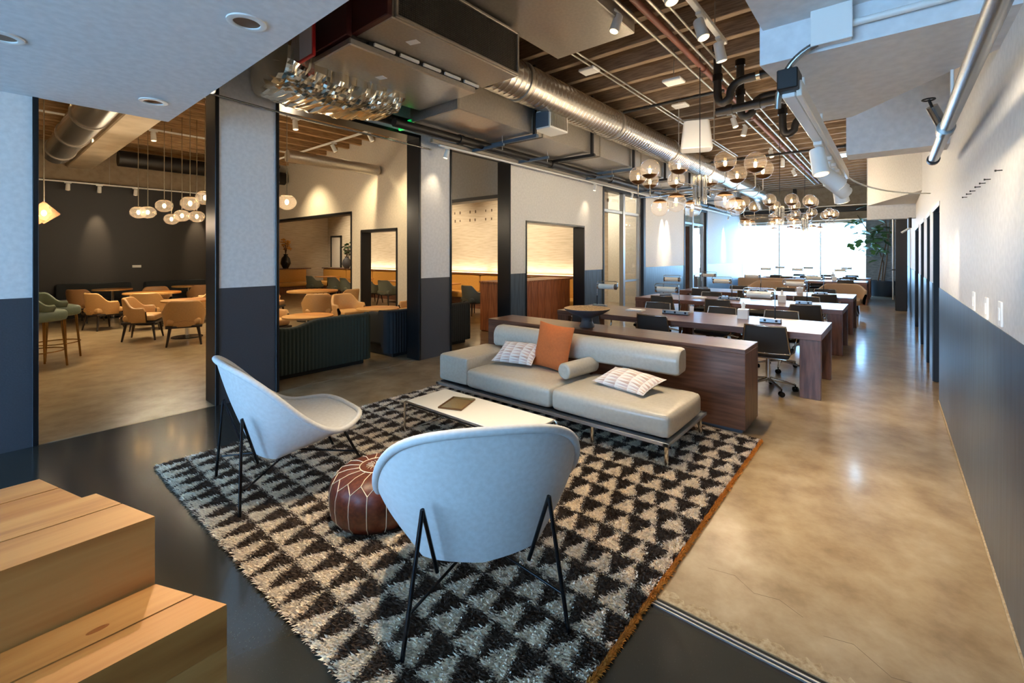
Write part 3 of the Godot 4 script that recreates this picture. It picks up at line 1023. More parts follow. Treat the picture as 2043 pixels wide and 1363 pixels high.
	pipe_run("drain_line", "second black drain line beyond the first, level under the joists", "pipe", [P3(-1.7, 3.95, 7.9), P3(-0.45, 3.98, 7.9)], 0.055, M.iron, 4)
	# ceiling track over the hall
	o = thing("light_track", "white lighting track hung under the joists in the middle of the hall", "track", P3(-1.56, 4.16, 3.0))
	part(o, "rail", bxm(-0.03, 0.03, 0.0, 0.05, 0.0, 2.9, 0.005), M.white_metal)
	for k in 3:
		b = MB.new()
		b.rod(P3(0, 0.05, 0.3 + k * 1.1), P3(0, 0.36, 0.3 + k * 1.1), 0.006, -1.0, 6)
		part(o, "hanger", b, M.galv)
	for e in [[4.1, P3(-0.5, 0, 3.9)], [5.0, P3(-0.3, 0, 4.6)], [5.7, P3(-1.0, 0, 6.6)]]:
		track_head(P3(-1.56, 4.16, e[0]), e[1], "white spotlight on the short track over the hall", "spotlights on the hall track", 5.5, 28.0, 1.5)
	for e in [[2.7, P3(-1.5, 0, 1.5)], [3.4, P3(-1.4, 0, 2.7)], [4.6, P3(-3.1, 0.5, 3.6)], [9.5, P3(-1.0, 0, 9.3)], [10.3, P3(-3.0, 0.7, 9.6)], [13.0, P3(-1.2, 0, 12.0)], [14.6, P3(-2.5, 0, 14.5)], [16.5, P3(-0.5, 0, 16.5)]]:
		track_head(P3(-2.34, 4.3, e[0]), e[1], "white spotlight clipped to the ceiling conduits", "spotlights on the ceiling conduits", 5.0, 30.0, 1.3)
	# wedge speaker, antennas, detectors
	o = thing("ceiling_speaker", "large white tapered speaker box hung above the first chandelier", "speaker", P3(-2.75, 3.52, 8.55), 0.35)
	b = MB.new()
	var P2 := []
	for e in [[0.0, 0.25, 0.2], [0.02, 0.275, 0.22], [0.5, 0.22, 0.17], [0.52, 0.2, 0.15]]:
		var row := PackedVector3Array()
		for t in 32:
			var a := TAU * t / 32
			row.append(Vector3(signf(cos(a)) * pow(absf(cos(a)), 0.3) * e[1], e[0], signf(sin(a)) * pow(absf(sin(a)), 0.3) * e[2]))
		P2.append(row)
	b.grid(P2, false, true, Vector3(0, 0.25, 0), 0)
	b.face(Array(P2[0]), Vector3.DOWN)
	b.face(Array(P2[3]), Vector3.UP)
	part(o, "cabinet", b, M.white_plastic)
	part(o, "bracket", bxm(-0.3, 0.3, 0.56, 0.585, -0.02, 0.02, 0.004), M.conduit)
	for s in [-1, 1]:
		part(o, "bracket", bxm(s * 0.3 - 0.008, s * 0.3 + 0.008, 0.1, 0.96, -0.02, 0.02, 0.003), M.conduit)
	for e in [[-2.35, 4.02, 6.35, "flat white wireless access point hung on a rod under the joists"], [-2.95, 4.3, 8.3, "small white detector box under the joists behind the cross pipe"], [-3.5, 4.36, 6.0, "small white detector box under the joists above the spiral duct"], [-1.15, 4.1, 10.9, "oval white detector under the joists beyond the drains"]]:
		var a := thing("ceiling_sensor", e[3], "sensor", P3(e[0], e[1], e[2]))
		part(a, "cover", bxm(-0.13, 0.13, 0.0, 0.045, -0.11, 0.11, 0.012), M.white_plastic)
		b = MB.new()
		b.rod(Vector3(0, 0.045, 0), Vector3(0, 4.5 - e[1], 0), 0.006, -1.0, 6)
		part(a, "rod", b, M.galv)
	# flat skylight panel lights far down the hall
	for e in [[-0.75, 15.2], [0.05, 15.2]]:
		var a := thing("ceiling_panel_light", "flat bluish panel light under the far joists", "light", P3(e[0], 4.3, e[1]), 0.0, "panel lights under the far joists")
		part(a, "frame", bxm(-0.36, 0.36, 0.0, 0.06, -0.3, 0.3, 0.005), M.white_metal)
		for k in 3:
			part(a, "diffuser_light", bxm(-0.33 + k * 0.225, -0.12 + k * 0.225, -0.004, 0.0, -0.27, 0.27), mat(Color(0.8, 0.9, 1), 0.5, 0, {"glow": Color(0.7, 0.88, 1.0), "energy": 1.3}))
		omni(a, Vector3(0, -0.06, 0), 0.3, Color(0.75, 0.9, 1.0), 0.1)
	# downlights in the white dropped ceiling
	for e in [[-2.80, 1.005, "round recessed downlight in the white entry ceiling near its edge"], [-4.86, 1.01, "small round recessed downlight in the white entry ceiling near the pillar"], [-4.12, 0.12, "round trim ring in the white entry ceiling near the left pillar"]]:
		var at := P3(e[0], 2.92, e[1])
		var dl := thing("downlight", e[2], "downlight", at)
		b = MB.new()
		b.lathe([Vector2(0.075, 0.0), Vector2(0.10, 0.0), Vector2(0.10, 0.0), Vector2(0.10, -0.008), Vector2(0.10, -0.008), Vector2(0.07, -0.012), Vector2(0.068, 0.0)], 28)
		part(dl, "trim_ring", b, M.white_metal)
		b = MB.new()
		b.lathe([Vector2(0.0, -0.002), Vector2(0.072, -0.002)], 24)
		part(dl, "reflector", b, M.bronze)

# ------------------------------------------------------------------ white soffits over the right-hand wall
func soffits() -> void:
	var s := group_node("ceiling_soffit")
	var b := MB.new()
	b.box(-0.52, 0.4, 2.78, 3.3, -4.4, 2.70, 0.0)
	part(s, "lowered_ceiling", b, M.slab_white)
	b = MB.new()
	b.prism([Vector2(-0.535, 2.68), Vector2(0.4, 2.68), Vector2(0.4, 3.2), Vector2(-0.22, 4.1), Vector2(-0.43, 4.1)], 2.6, 3.35)
	part(s, "beam", b, M.slab_white)
	part(s, "upper_ceiling", bxm(-0.5, 0.4, 3.3, 3.45, 2.68, 5.95), M.slab_white)
	part(s, "beam", bxm(-0.35, 0.4, 2.6, 3.35, 5.64, 5.95), M.slab_white)
	b = MB.new()
	b.prism([Vector2(0.4, 10.42), Vector2(0.4, 13.04), Vector2(-0.43, 13.04)], 2.71, 4.75)
	part(s, "angled_wall", b, M.white)
	part(s, "beam", bxm(-0.43, 0.4, 2.4, 2.8, 13.04, 13.3), M.white)
	part(s, "wall_strip", bxm(-0.43, -0.35, 2.71, 4.75, 13.0, 16.5), M.white)
	# junction box, pipe and flexible conduit
	var o := thing("junction_box", "white square junction box with a flexible conduit on the soffit", "box", P3(-0.22, 2.615, 2.678))
	part(o, "box", bxm(-0.075, 0.075, 0.0, 0.16, -0.06, 0.0, 0.005), M.white_metal)
	part(o, "cover", bxm(-0.082, 0.082, -0.006, 0.166, -0.066, -0.06, 0.003), M.white_metal)
	b = MB.new()
	b.rod(P3(0.075, 0.07, -0.03), P3(0.6, 0.07, -0.03), 0.016)
	part(o, "conduit", b, M.white_metal)
	b = MB.new()
	var fl := bend(P3(-0.06, 0.01, -0.04), P3(-0.22, -0.04, -0.05), P3(-0.235, -0.25, 0.02), 10)
	var ridged := []
	b.tube(fl, 0.013, 10)
	for k in 60:
		var t := k / 59.0 * 10.0
		var i := mini(int(t), 9)
		var q: Vector3 = fl[i].lerp(fl[i + 1], t - i)
		var dr: Vector3 = (fl[i + 1] - fl[i]).normalized()
		b.rod(q - dr * 0.003, q + dr * 0.003, 0.016, -1.0, 8)
	part(o, "flexible_conduit", b, M.pipe)
	# right-hand track with four big heads
	o = thing("light_track", "cream lighting track under the white soffit on the right", "track", P3(-0.4, 2.40, 2.66))
	part(o, "rail", bxm(-0.03, 0.03, 0.0, 0.04, 0.0, 3.15, 0.005), M.white_metal)
	part(o, "channel", bxm(0.035, 0.06, -0.01, 0.07, -0.02, 3.2, 0.004), M.laminate)
	part(o, "end_feed", bxm(-0.04, 0.05, 0.02, 0.12, -0.08, 0.06, 0.005), M.black)
	for q in [0.35, 1.2]:
		b = MB.new()
		b.rod(P3(0.02, 0.04, q), P3(0.02, 0.2, q), 0.008, -1.0, 6)
		part(o, "hanger", b, M.white_metal)
	var aim := [P3(0.4, 1.6, 5.2), P3(0.4, 1.6, 5.75), P3(0.4, 1.7, 6.3), P3(-0.05, 0.0, 6.4)]
	for k in 4:
		track_head(P3(-0.4, 2.40, 4.55 + k * 0.36), aim[k], "white finned spotlight on the right-hand soffit track", "spotlights on the soffit track", [1.3, 1.0, 1.0, 3.0][k], [19.0, 17.0, 17.0, 30.0][k], 1.55)
	track_head(P3(-0.4, 2.40, 3.9), P3(0.0, 0.0, 3.5), "white finned spotlight on the right-hand soffit track", "spotlights on the soffit track", 3.5, 36.0, 1.3)
	# two unseen washers, added by guess to cast the scallops on the wall
	for e in [[1.6, 3.3], [1.75, 3.85]]:
		var wl := thing("added_washer", "added unseen washer in the soffit that lights the right-hand wall", "downlight", P3(0.0, 2.78, e[0]), 0.0, "added unseen washers in the soffit")
		b = MB.new()
		b.lathe([Vector2(0.03, -0.006), Vector2(0.06, -0.006), Vector2(0.06, -0.006), Vector2(0.06, 0.0)], 24)
		part(wl, "trim_ring", b, M.white_metal)
		b = MB.new()
		b.lathe([Vector2(0.0, -0.005), Vector2(0.032, -0.005)], 20)
		part(wl, "lens", b, M.lens)
		spot(wl, Vector3(0, -0.012, 0), P3(0.4, -1.15, e[1] - e[0]), 5.5, 16.0, WARM)
	# steel pipe with a valve
	o = thing("steel_pipe", "bright steel fire pipe with a valve along the right-hand wall", "pipe", P3(0.25, 2.38, 1.2))
	b = MB.new()
	b.rod(P3(0, 0, 0), P3(0.01, 0, 3.85), 0.034, -1.0, 16)
	part(o, "pipe", b, M.pipe)
	b = MB.new()
	b.rod(P3(0.01, 0, 3.80), P3(0.01, 0, 3.88), 0.042, -1.0, 16)
	part(o, "end_cap", b, M.iron)
	b = MB.new()
	b.rod(P3(0.005, 0, 2.62), P3(0.005, 0, 2.74), 0.045, -1.0, 16)
	part(o, "fitting", b, M.pipe)
	b = MB.new()
	b.rod(P3(-0.005, 0.02, 2.68), P3(-0.06, 0.14, 2.62), 0.03, -1.0, 12)
	part(o, "valve_body", b, M.pipe)
	b = MB.new()
	b.rod(P3(-0.06, 0.14, 2.62), P3(-0.075, 0.18, 2.60), 0.008, -1.0, 8)
	b.tube(b_ring(P3(-0.075, 0.18, 2.60), 0.03), 0.005, 6, true)
	part(o, "hand_wheel", b, M.iron)
	for q in [0.6, 2.2]:
		b = MB.new()
		b.rod(P3(0, 0.03, q), P3(0, 0.35, q), 0.008, -1.0, 6)
		part(o, "hanger", b, M.white_metal)
	pipe_run("white_cable", "white cable looping from the soffit track end to the wall", "cable", bend(P3(-0.36, 2.42, 5.84), P3(-0.2, 2.3, 6.6), P3(0.38, 2.4, 8.0), 10), 0.008, M.white_metal)

func b_ring(c: Vector3, r: float) -> Array:
	var o := []
	for k in 16:
		o.append(c + Vector3(cos(TAU * k / 16) * r, 0, sin(TAU * k / 16) * r))
	return o

# ------------------------------------------------------------------ rug and timber steps
const RX0 := -4.23
const RX1 := -0.86
const RD0 := 0.90
const RD1 := 4.36

func rug_dark(x: float, d: float) -> bool:
	# rows of cream triangles, bases towards the entry, on a dark brown ground
	var row := (d - RD0) / 0.188
	var r := int(floor(row))
	var f := row - r
	var px := 0.152 + 0.012 * sin(r * 1.7)
	var off := (px * 0.5 if r % 2 == 1 else 0.0) + 0.018 * sin(r * 2.3) + 0.02 * sin(d * 3.0 + x)
	var q := (x - RX0 + off) / px
	var c: float = q - floorf(q) - 0.5
	var half := 0.475 * (1.0 - f)
	return absf(c) > half

func rug() -> void:
	var o := thing("shag_rug", "shaggy rug with rows of cream and dark brown triangles and an orange side binding", "rug", P3((RX0 + RX1) / 2, 0.0, (RD0 + RD1) / 2))
	var ox := (RX0 + RX1) / 2
	var od := (RD0 + RD1) / 2
	part(o, "backing", bxm(RX0 - ox, RX1 - ox, 0.0, 0.008, RD0 - od, RD1 - od), mat(C(70, 54, 42), 0.95))
	# the pile: short leaning tufts of wool
	var t := MB.new()
	for k in 5:
		var a := TAU * k / 5 + 0.4
		var c := Vector3(cos(a), 0, sin(a)) * 0.004
		var side := Vector3(-sin(a), 0, cos(a)) * 0.0034
		var tip := c * 2.4 + Vector3(0.002 * (k - 2), 0.021 + 0.003 * (k % 3), 0.009)
		var mid := c * 1.5 + Vector3(0, 0.012, 0.003)
		t.face([c - side, c + side, mid + side * 0.9, mid - side * 0.9], c)
		t.face([mid - side * 0.9, mid + side * 0.9, tip], c)
	var tm := t.mesh()
	var wool := mat(Color.WHITE, 0.95)
	wool.vertex_color_use_as_albedo = true
	var mm := MultiMesh.new()
	mm.transform_format = MultiMesh.TRANSFORM_3D
	mm.use_colors = true
	mm.mesh = tm
	var st := 0.0105
	var nx := int((RX1 - RX0) / st)
	var nd := int((RD1 - RD0) / st)
	mm.instance_count = nx * nd
	rng.seed = 11
	var i := 0
	for a in nx:
		for b in nd:
			var x := RX0 + (a + rng.randf()) * st
			var d := RD0 + (b + rng.randf()) * st
			var jx := x + (rng.randf() - 0.5) * 0.014
			var jd := d + (rng.randf() - 0.5) * 0.016
			var w := rug_dark(jx, jd)
			var s := 0.8 + rng.randf() * 0.5
			var bs := Basis(Vector3.UP, (rng.randf() - 0.5) * 1.6).scaled(Vector3(1.3, s, 1.3))
			bs = Basis(Vector3.RIGHT, 0.25 + rng.randf() * 0.5) * bs
			mm.set_instance_transform(i, Transform3D(bs, P3(x - ox, 0.006, d - od)))
			var v := 0.75 + rng.randf() * 0.4
			mm.set_instance_color(i, Color(0.105, 0.068, 0.046) * v if w else Color(0.98, 0.85, 0.67) * v)
			i += 1
	var p := MultiMeshInstance3D.new()
	p.name = "pile"
	p.multimesh = mm
	p.material_override = wool
	p.set_meta("kind", "stuff")
	o.add_child(p)
	var bm := MultiMesh.new()
	bm.transform_format = MultiMesh.TRANSFORM_3D
	bm.use_colors = true
	bm.mesh = tm
	bm.instance_count = 2600
	for k in 2600:
		var d := lerpf(RD0, RD1, rng.randf())
		var bs := Basis(Vector3(0, 0, 1), -0.5 - rng.randf() * 0.7) * Basis(Vector3.UP, rng.randf() * TAU)
		bm.set_instance_transform(k, Transform3D(bs.scaled_local(Vector3.ONE * (0.6 + rng.randf() * 0.4)), P3(RX1 - ox - 0.008 + rng.randf() * 0.012, 0.006, d - od)))
		bm.set_instance_color(k, Color(0.58, 0.22, 0.025) * (0.7 + rng.randf() * 0.5))
	var e := MultiMeshInstance3D.new()
	e.name = "orange_binding"
	e.multimesh = bm
	e.material_override = wool
	e.set_meta("kind", "stuff")
	e.set_meta("label", "orange yarn side binding")
	o.add_child(e)

func timber_blocks() -> void:
	# three massive timber steps whose ends are cut on a slant; each is bolted up from separate baulks
	var defs := [["low front timber step with a knot and a dark split", -2.195, -1.868, 0.0, 0.32, 0.464, 0.604], ["tall middle timber step block with a wandering split along its top", -2.61, -2.205, 0.0, 0.58, 0.346, 0.463], ["rear timber step block behind the tall one", -3.02, -2.625, 0.0, 0.565, 0.205, 0.312]]
	for e in defs:
		var x0: float = e[1]
		var x1: float = e[2]
		var h: float = e[4]
		var o := thing("timber_step", e[0], "step", P3((x0 + x1) / 2, 0, -0.5))
		var cx := (x0 + x1) / 2
		var split := lerpf(x0, x1, 0.46 if h > 0.4 else 0.55)
		var lv := [[0.0, h * 0.52], [h * 0.52 + 0.002, h]]
		var k := 0
		for l in lv:
			for s in [[x0, split - 0.004], [split + 0.004, x1]]:
				var b := MB.new()
				var da := lerpf(e[5], e[6], (s[0] - x0) / (x1 - x0)) + 0.5
				var db := lerpf(e[5], e[6], (s[1] - x0) / (x1 - x0)) + 0.5
				# the split wanders a little along the length
				var poly := [Vector2(s[0] - cx, da), Vector2(s[1] - cx, db)]
				var right_inner: bool = s[1] < x1
				for q in range(9, -1, -1):
					var dd := -1.2 + (db + 1.2) * q / 10.0
					poly.append(Vector2(s[1] - cx + (0.006 * sin(q * 2.1) + (0.012 if q == 5 else 0.0) if right_inner else 0.0), dd))
				for q in range(0, 10):
					var dd := -1.2 + (da + 1.2) * q / 10.0
					poly.append(Vector2(s[0] - cx + (0.006 * sin(q * 2.1) + (0.012 if q == 5 else 0.0) if not right_inner else 0.0), dd))
				b.prism(poly, l[0], l[1])
				part(o, "baulk", b, M["timber%d" % ((k + (0 if h > 0.57 else 1)) % 3)])
				k += 1
		if h < 0.4:
			var b := MB.new()
			b.ball(Vector3(-0.05, h - 0.0005, -0.78), 0.02, 20, 6, 0.0, 1.0, Vector3(0.8, 0.04, 2.0))
			part(o, "knot", b, mat(C(168, 118, 70), 0.5, 0, {"tex": M.timber0.albedo_texture, "scale": Vector3(9, 9, 3)}), "dark oval knot")

# ------------------------------------------------------------------ seating group
func half_width(s: float) -> float:
	return 0.47 * pow(maxf(0.0, 1.0 - pow(absf(2.0 * s - 1.0), 2.4)), 1.0 / 2.4)

func rim_y(s: float, x: float) -> float:
	# the rim falls from the high back to the seat front and dips at the sides
	return lerpf(0.895, 0.41, s) - 0.17 * pow(absf(x) / 0.47, 2.2) * sin(PI * pow(s, 1.4))

func rim_point(t: float) -> Vector3:
	var c := cos(t)
	var s := 0.5 - 0.5 * signf(c) * pow(absf(c), 0.83)
	var x := 0.47 * signf(sin(t)) * pow(absf(sin(t)), 0.83)
	return P3(x, rim_y(s, x), lerpf(-0.05, 0.84, s))

func lounge_chair(label: String, at: Vector3, turn: float) -> void:
	var o := thing("lounge_chair", label, "chair", at, turn, "pale felt lounge chairs on the rug")
	var b := MB.new()
	var N := 72
	var nrm := P3(0, 0.89, 0.52).normalized()
	var P := []
	for k in 15:
		var q := k / 14.0
		var row := PackedVector3Array()
		for j in N:
			var t := TAU * j / N
			var r := rim_point(t)
			var m := P3(0.27 * sin(t), 0.235 + 0.03 * absf(sin(t)), 0.24 - 0.075 * cos(t))
			var p := r.lerp(m, q)
			var away := (r - P3(0, r.y, 0.36)).normalized()
			p += away * 0.02 * sin(PI * q) * (1.0 - 0.5 * q)
			row.append(p)
		P.append(row)
	b.grid(P, false, true, P3(0, 0.5, 0.3), 0)
	b.face(Array(P[14]), Vector3.DOWN)
	part(o, "outer_shell", b, M.felt)
	# inner back and seat pads, meeting in a crease
	b = MB.new()
	var G := []
	var ns := 36
	var nw := 30
	for i in ns + 1:
		var s := float(i) / ns
		var row := PackedVector3Array()
		for j in nw + 1:
			var w := sin((float(j) / nw - 0.5) * PI)
			var tri := 1.0 - absf(s - 0.5) / 0.5
			var dep := 0.25 * pow(tri, 0.85) * (1.0 - pow(absf(w), 2.6))
			var wx := w * half_width(s)
			row.append(P3(wx, rim_y(s, wx), lerpf(-0.05, 0.84, s)) - nrm * dep)
		G.append(row)
	b.grid(G.slice(0, ns / 2 + 1), false, false, nrm, 1)
	part(o, "back_pad", b, M.felt)
	b = MB.new()
	b.grid(G.slice(ns / 2), false, false, nrm, 1)
	part(o, "seat_pad", b, M.felt)
	b = MB.new()
	var rp := []
	for j in N:
		rp.append(rim_point(TAU * j / N))
	b.tube(rp, 0.019, 12, true)
	part(o, "rim", b, M.felt)
	for s in [-1.0, 1.0]:
		b = MB.new()
		b.tube([P3(s * 0.34, 0.0, 0.0), P3(s * 0.262, 0.57, 0.03)], 0.0095, 8)
		part(o, "leg", b, M.black_gloss)
		b = MB.new()
		b.tube([P3(s * 0.262, 0.57, 0.03), P3(s * 0.2, 0.242, 0.135)], 0.009, 8)
		part(o, "strut", b, M.black_gloss)
		b = MB.new()
		b.tube([P3(s * 0.32, 0.0, 0.83), P3(s * 0.26, 0.36, 0.66)], 0.0095, 8)
		part(o, "leg", b, M.black_gloss)
		b = MB.new()
		b.tube([P3(s * 0.323, 0.15, 0.03), P3(0, 0.2, 0.40 + 0.011 * s), P3(-s * 0.295, 0.17, 0.75)], 0.0065, 8)
		part(o, "stretcher", b, M.black_gloss)

func pillow(w: float, h: float, t: float) -> MB:
	var b := MB.new()
	for sd in [-1.0, 1.0]:
		var P := []
		for i in 25:
			var row := PackedVector3Array()
			for j in 25:
				var u := sin((i / 24.0 - 0.5) * PI)
				var v := sin((j / 24.0 - 0.5) * PI)
				var z := t * pow(maxf(0, 1.0 - pow(absf(u), 2.6)), 0.75) * pow(maxf(0, 1.0 - pow(absf(v), 2.6)), 0.75)
				var x := u * w * (0.5 - 0.035 * (1.0 - v * v))
				var y := v * h * (0.5 - 0.035 * (1.0 - u * u))
				z += 0.006 * sin(u * 7.0 + v * 4.0) * (1.0 - u * u) * (1.0 - v * v) + 0.012 * exp(-pow((u - 0.3) * 4.0, 2.0) - pow((v + 0.1) * 14.0, 2.0)) * -1.0
				row.append(Vector3(x, y, sd * z))
			P.append(row)
		b.grid(P, false, false, Vector3(0, 0, sd), 1)
	return b

func triangle_print() -> ImageTexture:
	# the woven print of the two small cushions
	var im := Image.create(256, 256, false, Image.FORMAT_RGB8)
	var cr := [C(224, 218, 210), C(186, 160, 146), C(206, 182, 166), C(196, 176, 172)]
	for y in 256:
		for x in 256:
			var r := y / 64
			var f := (y % 64) / 64.0
			var q := (x + (21 if r % 2 else 0)) / 42.67
			var c := absf(q - floorf(q) - 0.5)
			var dark := c < 0.46 * f
			im.set_pixel(x, y, cr[1 + (int(q) + r) % 3] if dark else cr[0])
	return ImageTexture.create_from_image(im)

func front_furniture() -> void:
	lounge_chair("pale grey felt shell lounge chair beside the leather pouf, its inside in view", P3(-3.355, 0.012, 1.084), -0.12)
	lounge_chair("pale grey felt shell lounge chair seen from behind, in front of the coffee table", P3(-1.25, 0.012, 1.345), 0.893)
	# pouf
	var o := thing("leather_pouf", "round brown leather pouf with cream stitched panels", "pouf", P3(-2.42, 0.012, 1.60))
	var b := MB.new()
	var P := []
	var prof := [[0.03, 0.0], [0.17, 0.0], [0.23, 0.015], [0.262, 0.06], [0.272, 0.13], [0.27, 0.19], [0.255, 0.24], [0.215, 0.28], [0.15, 0.295], [0.09, 0.302], [0.001, 0.303]]
	for e in prof:
		var row := PackedVector3Array()
		for j in 96:
			var t := TAU * j / 96
			var m: float = 1.0 + 0.018 * absf(sin(t * 8.0)) * (1.0 if e[0] > 0.1 else 0.0)
			row.append(Vector3(cos(t) * e[0] * m, e[1], sin(t) * e[0] * m))
		P.append(row)
	b.grid(P, false, true, Vector3(0, 0.15, 0), 0)
	b.face(Array(P[0]), Vector3.DOWN)
	part(o, "cover", b, M.pouf)
	b = MB.new()
	for k in 16:
		var t := TAU * k / 16
		var dr := Vector3(cos(t), 0, sin(t))
		var t2 := TAU * (k + 0.5) / 16
		var d2 := Vector3(cos(t2), 0, sin(t2))
		var t3 := TAU * (k + 1) / 16
		var d3 := Vector3(cos(t3), 0, sin(t3))
		b.tube([dr * 0.232 + Vector3(0, 0.015, 0), dr * 0.264 + Vector3(0, 0.06, 0), dr * 0.2735 + Vector3(0, 0.13, 0), dr * 0.2715 + Vector3(0, 0.19, 0), dr * 0.257 + Vector3(0, 0.24, 0)], 0.0026, 5)
		b.tube([dr * 0.257 + Vector3(0, 0.241, 0), d2 * 0.222 + Vector3(0, 0.2805, 0), d3 * 0.257 + Vector3(0, 0.241, 0)], 0.0024, 5)
		b.tube([d2 * 0.222 + Vector3(0, 0.2805, 0), d2 * 0.17 + Vector3(0, 0.2935, 0), (d2 + dr).normalized() * 0.105 + Vector3(0, 0.3015, 0)], 0.0022, 5)
		b.tube([dr * 0.02 + Vector3(0, 0.304, 0), d2 * 0.045 + Vector3(0, 0.304, 0), dr * 0.062 + Vector3(0, 0.304, 0)], 0.0017, 5)
	var rg := []
	for k in 40:
		rg.append(Vector3(cos(TAU * k / 40) * 0.1, 0.302, sin(TAU * k / 40) * 0.1))
	b.tube(rg, 0.0026, 5, true)
	part(o, "stitching", b, M.thread, "cream stitching")
	# coffee table
	o = thing("coffee_table", "low white laminate coffee table on chrome tube legs", "table", P3(-2.685, 0.012, 2.735))
	part(o, "tabletop", bxm(-0.64, 0.64, 0.268, 0.29, -0.23, 0.23, 0.004), M.laminate)
	part(o, "underframe", bxm(-0.63, 0.63, 0.25, 0.268, -0.225, 0.225, 0.002), M.black)
	for s in [-1.0, 1.0]:
		b = MB.new()
		var x: float = s * 0.66
		var loop := []
		loop.append_array(bend(P3(x - s * 0.03, 0.279, -0.235), P3(x, 0.279, -0.235), P3(x, 0.25, -0.235), 4))
		loop.append_array(bend(P3(x, 0.04, -0.235), P3(x, 0.009, -0.235), P3(x, 0.009, -0.2), 4))
		loop.append_array(bend(P3(x, 0.009, 0.2), P3(x, 0.009, 0.235), P3(x, 0.04, 0.235), 4))
		loop.append_array(bend(P3(x, 0.25, 0.235), P3(x, 0.279, 0.235), P3(x - s * 0.03, 0.279, 0.235), 4))
		b.tube(loop, 0.0105, 8)
		part(o, "leg_frame", b, M.chrome)
	for s in [-0.235, 0.235]:
		b = MB.new()
		b.rod(P3(-0.63, 0.279, s), P3(0.63, 0.279, s), 0.0085)
		part(o, "side_rail", b, M.chrome)
	o = thing("metal_tray", "small shiny gold metal tray with a rim on the coffee table", "tray", P3(-2.9, 0.302, 2.72), 0.38)
	part(o, "base", bxm(-0.105, 0.105, 0.0, 0.006, -0.145, 0.145, 0.002), mat(C(232, 214, 164), 0.22, 1.0, {"bump": M.sofa.heightmap_texture, "scale": Vector3(2, 2, 2), "depth": 0.5}))
	for e in [[-0.11, 0.11, -0.15, -0.143], [-0.11, 0.11, 0.143, 0.15], [-0.11, -0.103, -0.15, 0.15], [0.103, 0.11, -0.15, 0.15]]:
		part(o, "edge", bxm(e[0], e[1], 0.0, 0.015, e[2], e[3], 0.003), M.bronze)
	# sofa
	o = thing("leather_sofa", "low pale grey leather sofa on a steel frame against the walnut console", "sofa", P3(-2.55, 0.012, 3.75))
	var sx := 2.55
	var sd := -3.75
	for e in [[-3.86, -1.26, 3.30, 3.345], [-3.86, -1.26, 4.16, 4.205], [-3.86, -3.815, 3.30, 4.2], [-1.305, -1.26, 3.30, 4.2]]:
		part(o, "frame_bar", bxm(e[0] + sx, e[1] + sx, 0.165, 0.195, e[2] + sd, e[3] + sd, 0.004), M.alu)
	part(o, "deck", bxm(-3.82 + sx, -1.3 + sx, 0.185, 0.205, 3.34 + sd, 4.16 + sd), M.black)
	for e in [[-3.5, 3.36], [-1.93, 3.36], [-3.5, 4.14], [-1.93, 4.14], [-1.3, 3.36], [-1.3, 4.14]]:
		b = MB.new()
		b.rod(P3(e[0] + sx, 0, e[1] + sd), P3(e[0] + sx, 0.17, e[1] + sd), 0.017, -1.0, 12)
		part(o, "leg", b, M.chrome)
	b = MB.new()
	b.rbox(P3(-3.635 + sx, 0.355, 3.73 + sd), Vector3(0.44, 0.29, 0.78), 0.035, 8, 0.008, 0.004)
	part(o, "arm_block", b, M.sofa)
	for e in [[-3.405, -2.335], [-2.325, -1.26]]:
		b = MB.new()
		b.rbox(P3((e[0] + e[1]) / 2 + sx, 0.305, 3.69 + sd), Vector3(e[1] - e[0], 0.19, 0.76), 0.05, 14, 0.022, 0.012)
		var cush := part(o, "seat_cushion", b, M.sofa)
		b = MB.new()
		var pip := []
		for q in [[e[0] + 0.03, 3.33], [e[1] - 0.03, 3.33], [e[1] - 0.03, 4.05], [e[0] + 0.03, 4.05]]:
			pip.append(P3(q[0] + sx, 0.384, q[1] + sd))
		b.tube([pip[0], pip[1]], 0.004, 6)
		b.tube([pip[1], pip[2]], 0.004, 6)
		part(cush, "piping", b, M.sofa)
	# backrest: a long D-shaped roll
	b = MB.new()
	var prf := []
	for k in 9:
		var t := k / 8.0 * PI * 0.5
		prf.append(Vector2(4.07 - 0.10 * cos(t), 0.63 + 0.125 * sin(t)))
	for k in 9:
		var t := k / 8.0 * PI * 0.5
		prf.append(Vector2(4.12 + 0.06 * sin(t), 0.70 + 0.055 * cos(t)))
	prf.append_array([Vector2(4.18, 0.56), Vector2(4.16, 0.53), Vector2(4.0, 0.52), Vector2(3.975, 0.545)])
	var Pb := []
	for k in 13:
		var f := k / 12.0
		var x := lerpf(-3.62, -1.43, f)
		var sc := 1.0
		if k == 0 or k == 12: sc = 0.82
		if k == 0: x += 0.0
		var row := PackedVector3Array()
		var xx: float = [-3.62, -3.612, -3.59, -3.3, -3.0, -2.6, -2.2, -1.9, -1.6, -1.5, -1.46, -1.438, -1.43][k]
		var ss: float = [0.84, 0.94, 1.0, 1, 1, 1, 1, 1, 1, 1, 1.0, 0.94, 0.84][k]
		for q in prf:
			row.append(P3(xx + sx, 0.64 + (q.y - 0.64) * ss, 4.08 + (q.x - 4.08) * ss + sd))
		Pb.append(row)
	b.grid(Pb, false, true, P3(0, 0.64, 0.33), 0)
	b.face(Array(Pb[0]), Vector3.LEFT)
	b.face(Array(Pb[12]), Vector3.RIGHT)
	part(o, "backrest", b, M.sofa)
	for x in [-3.1, -2.0]:
		part(o, "backrest_support", bxm(x - 0.03 + sx, x + 0.03 + sx, 0.19, 0.56, 4.12 + sd, 4.15 + sd, 0.004), M.alu)
	# loose roll and cushions
	b = MB.new()
	var rl := []
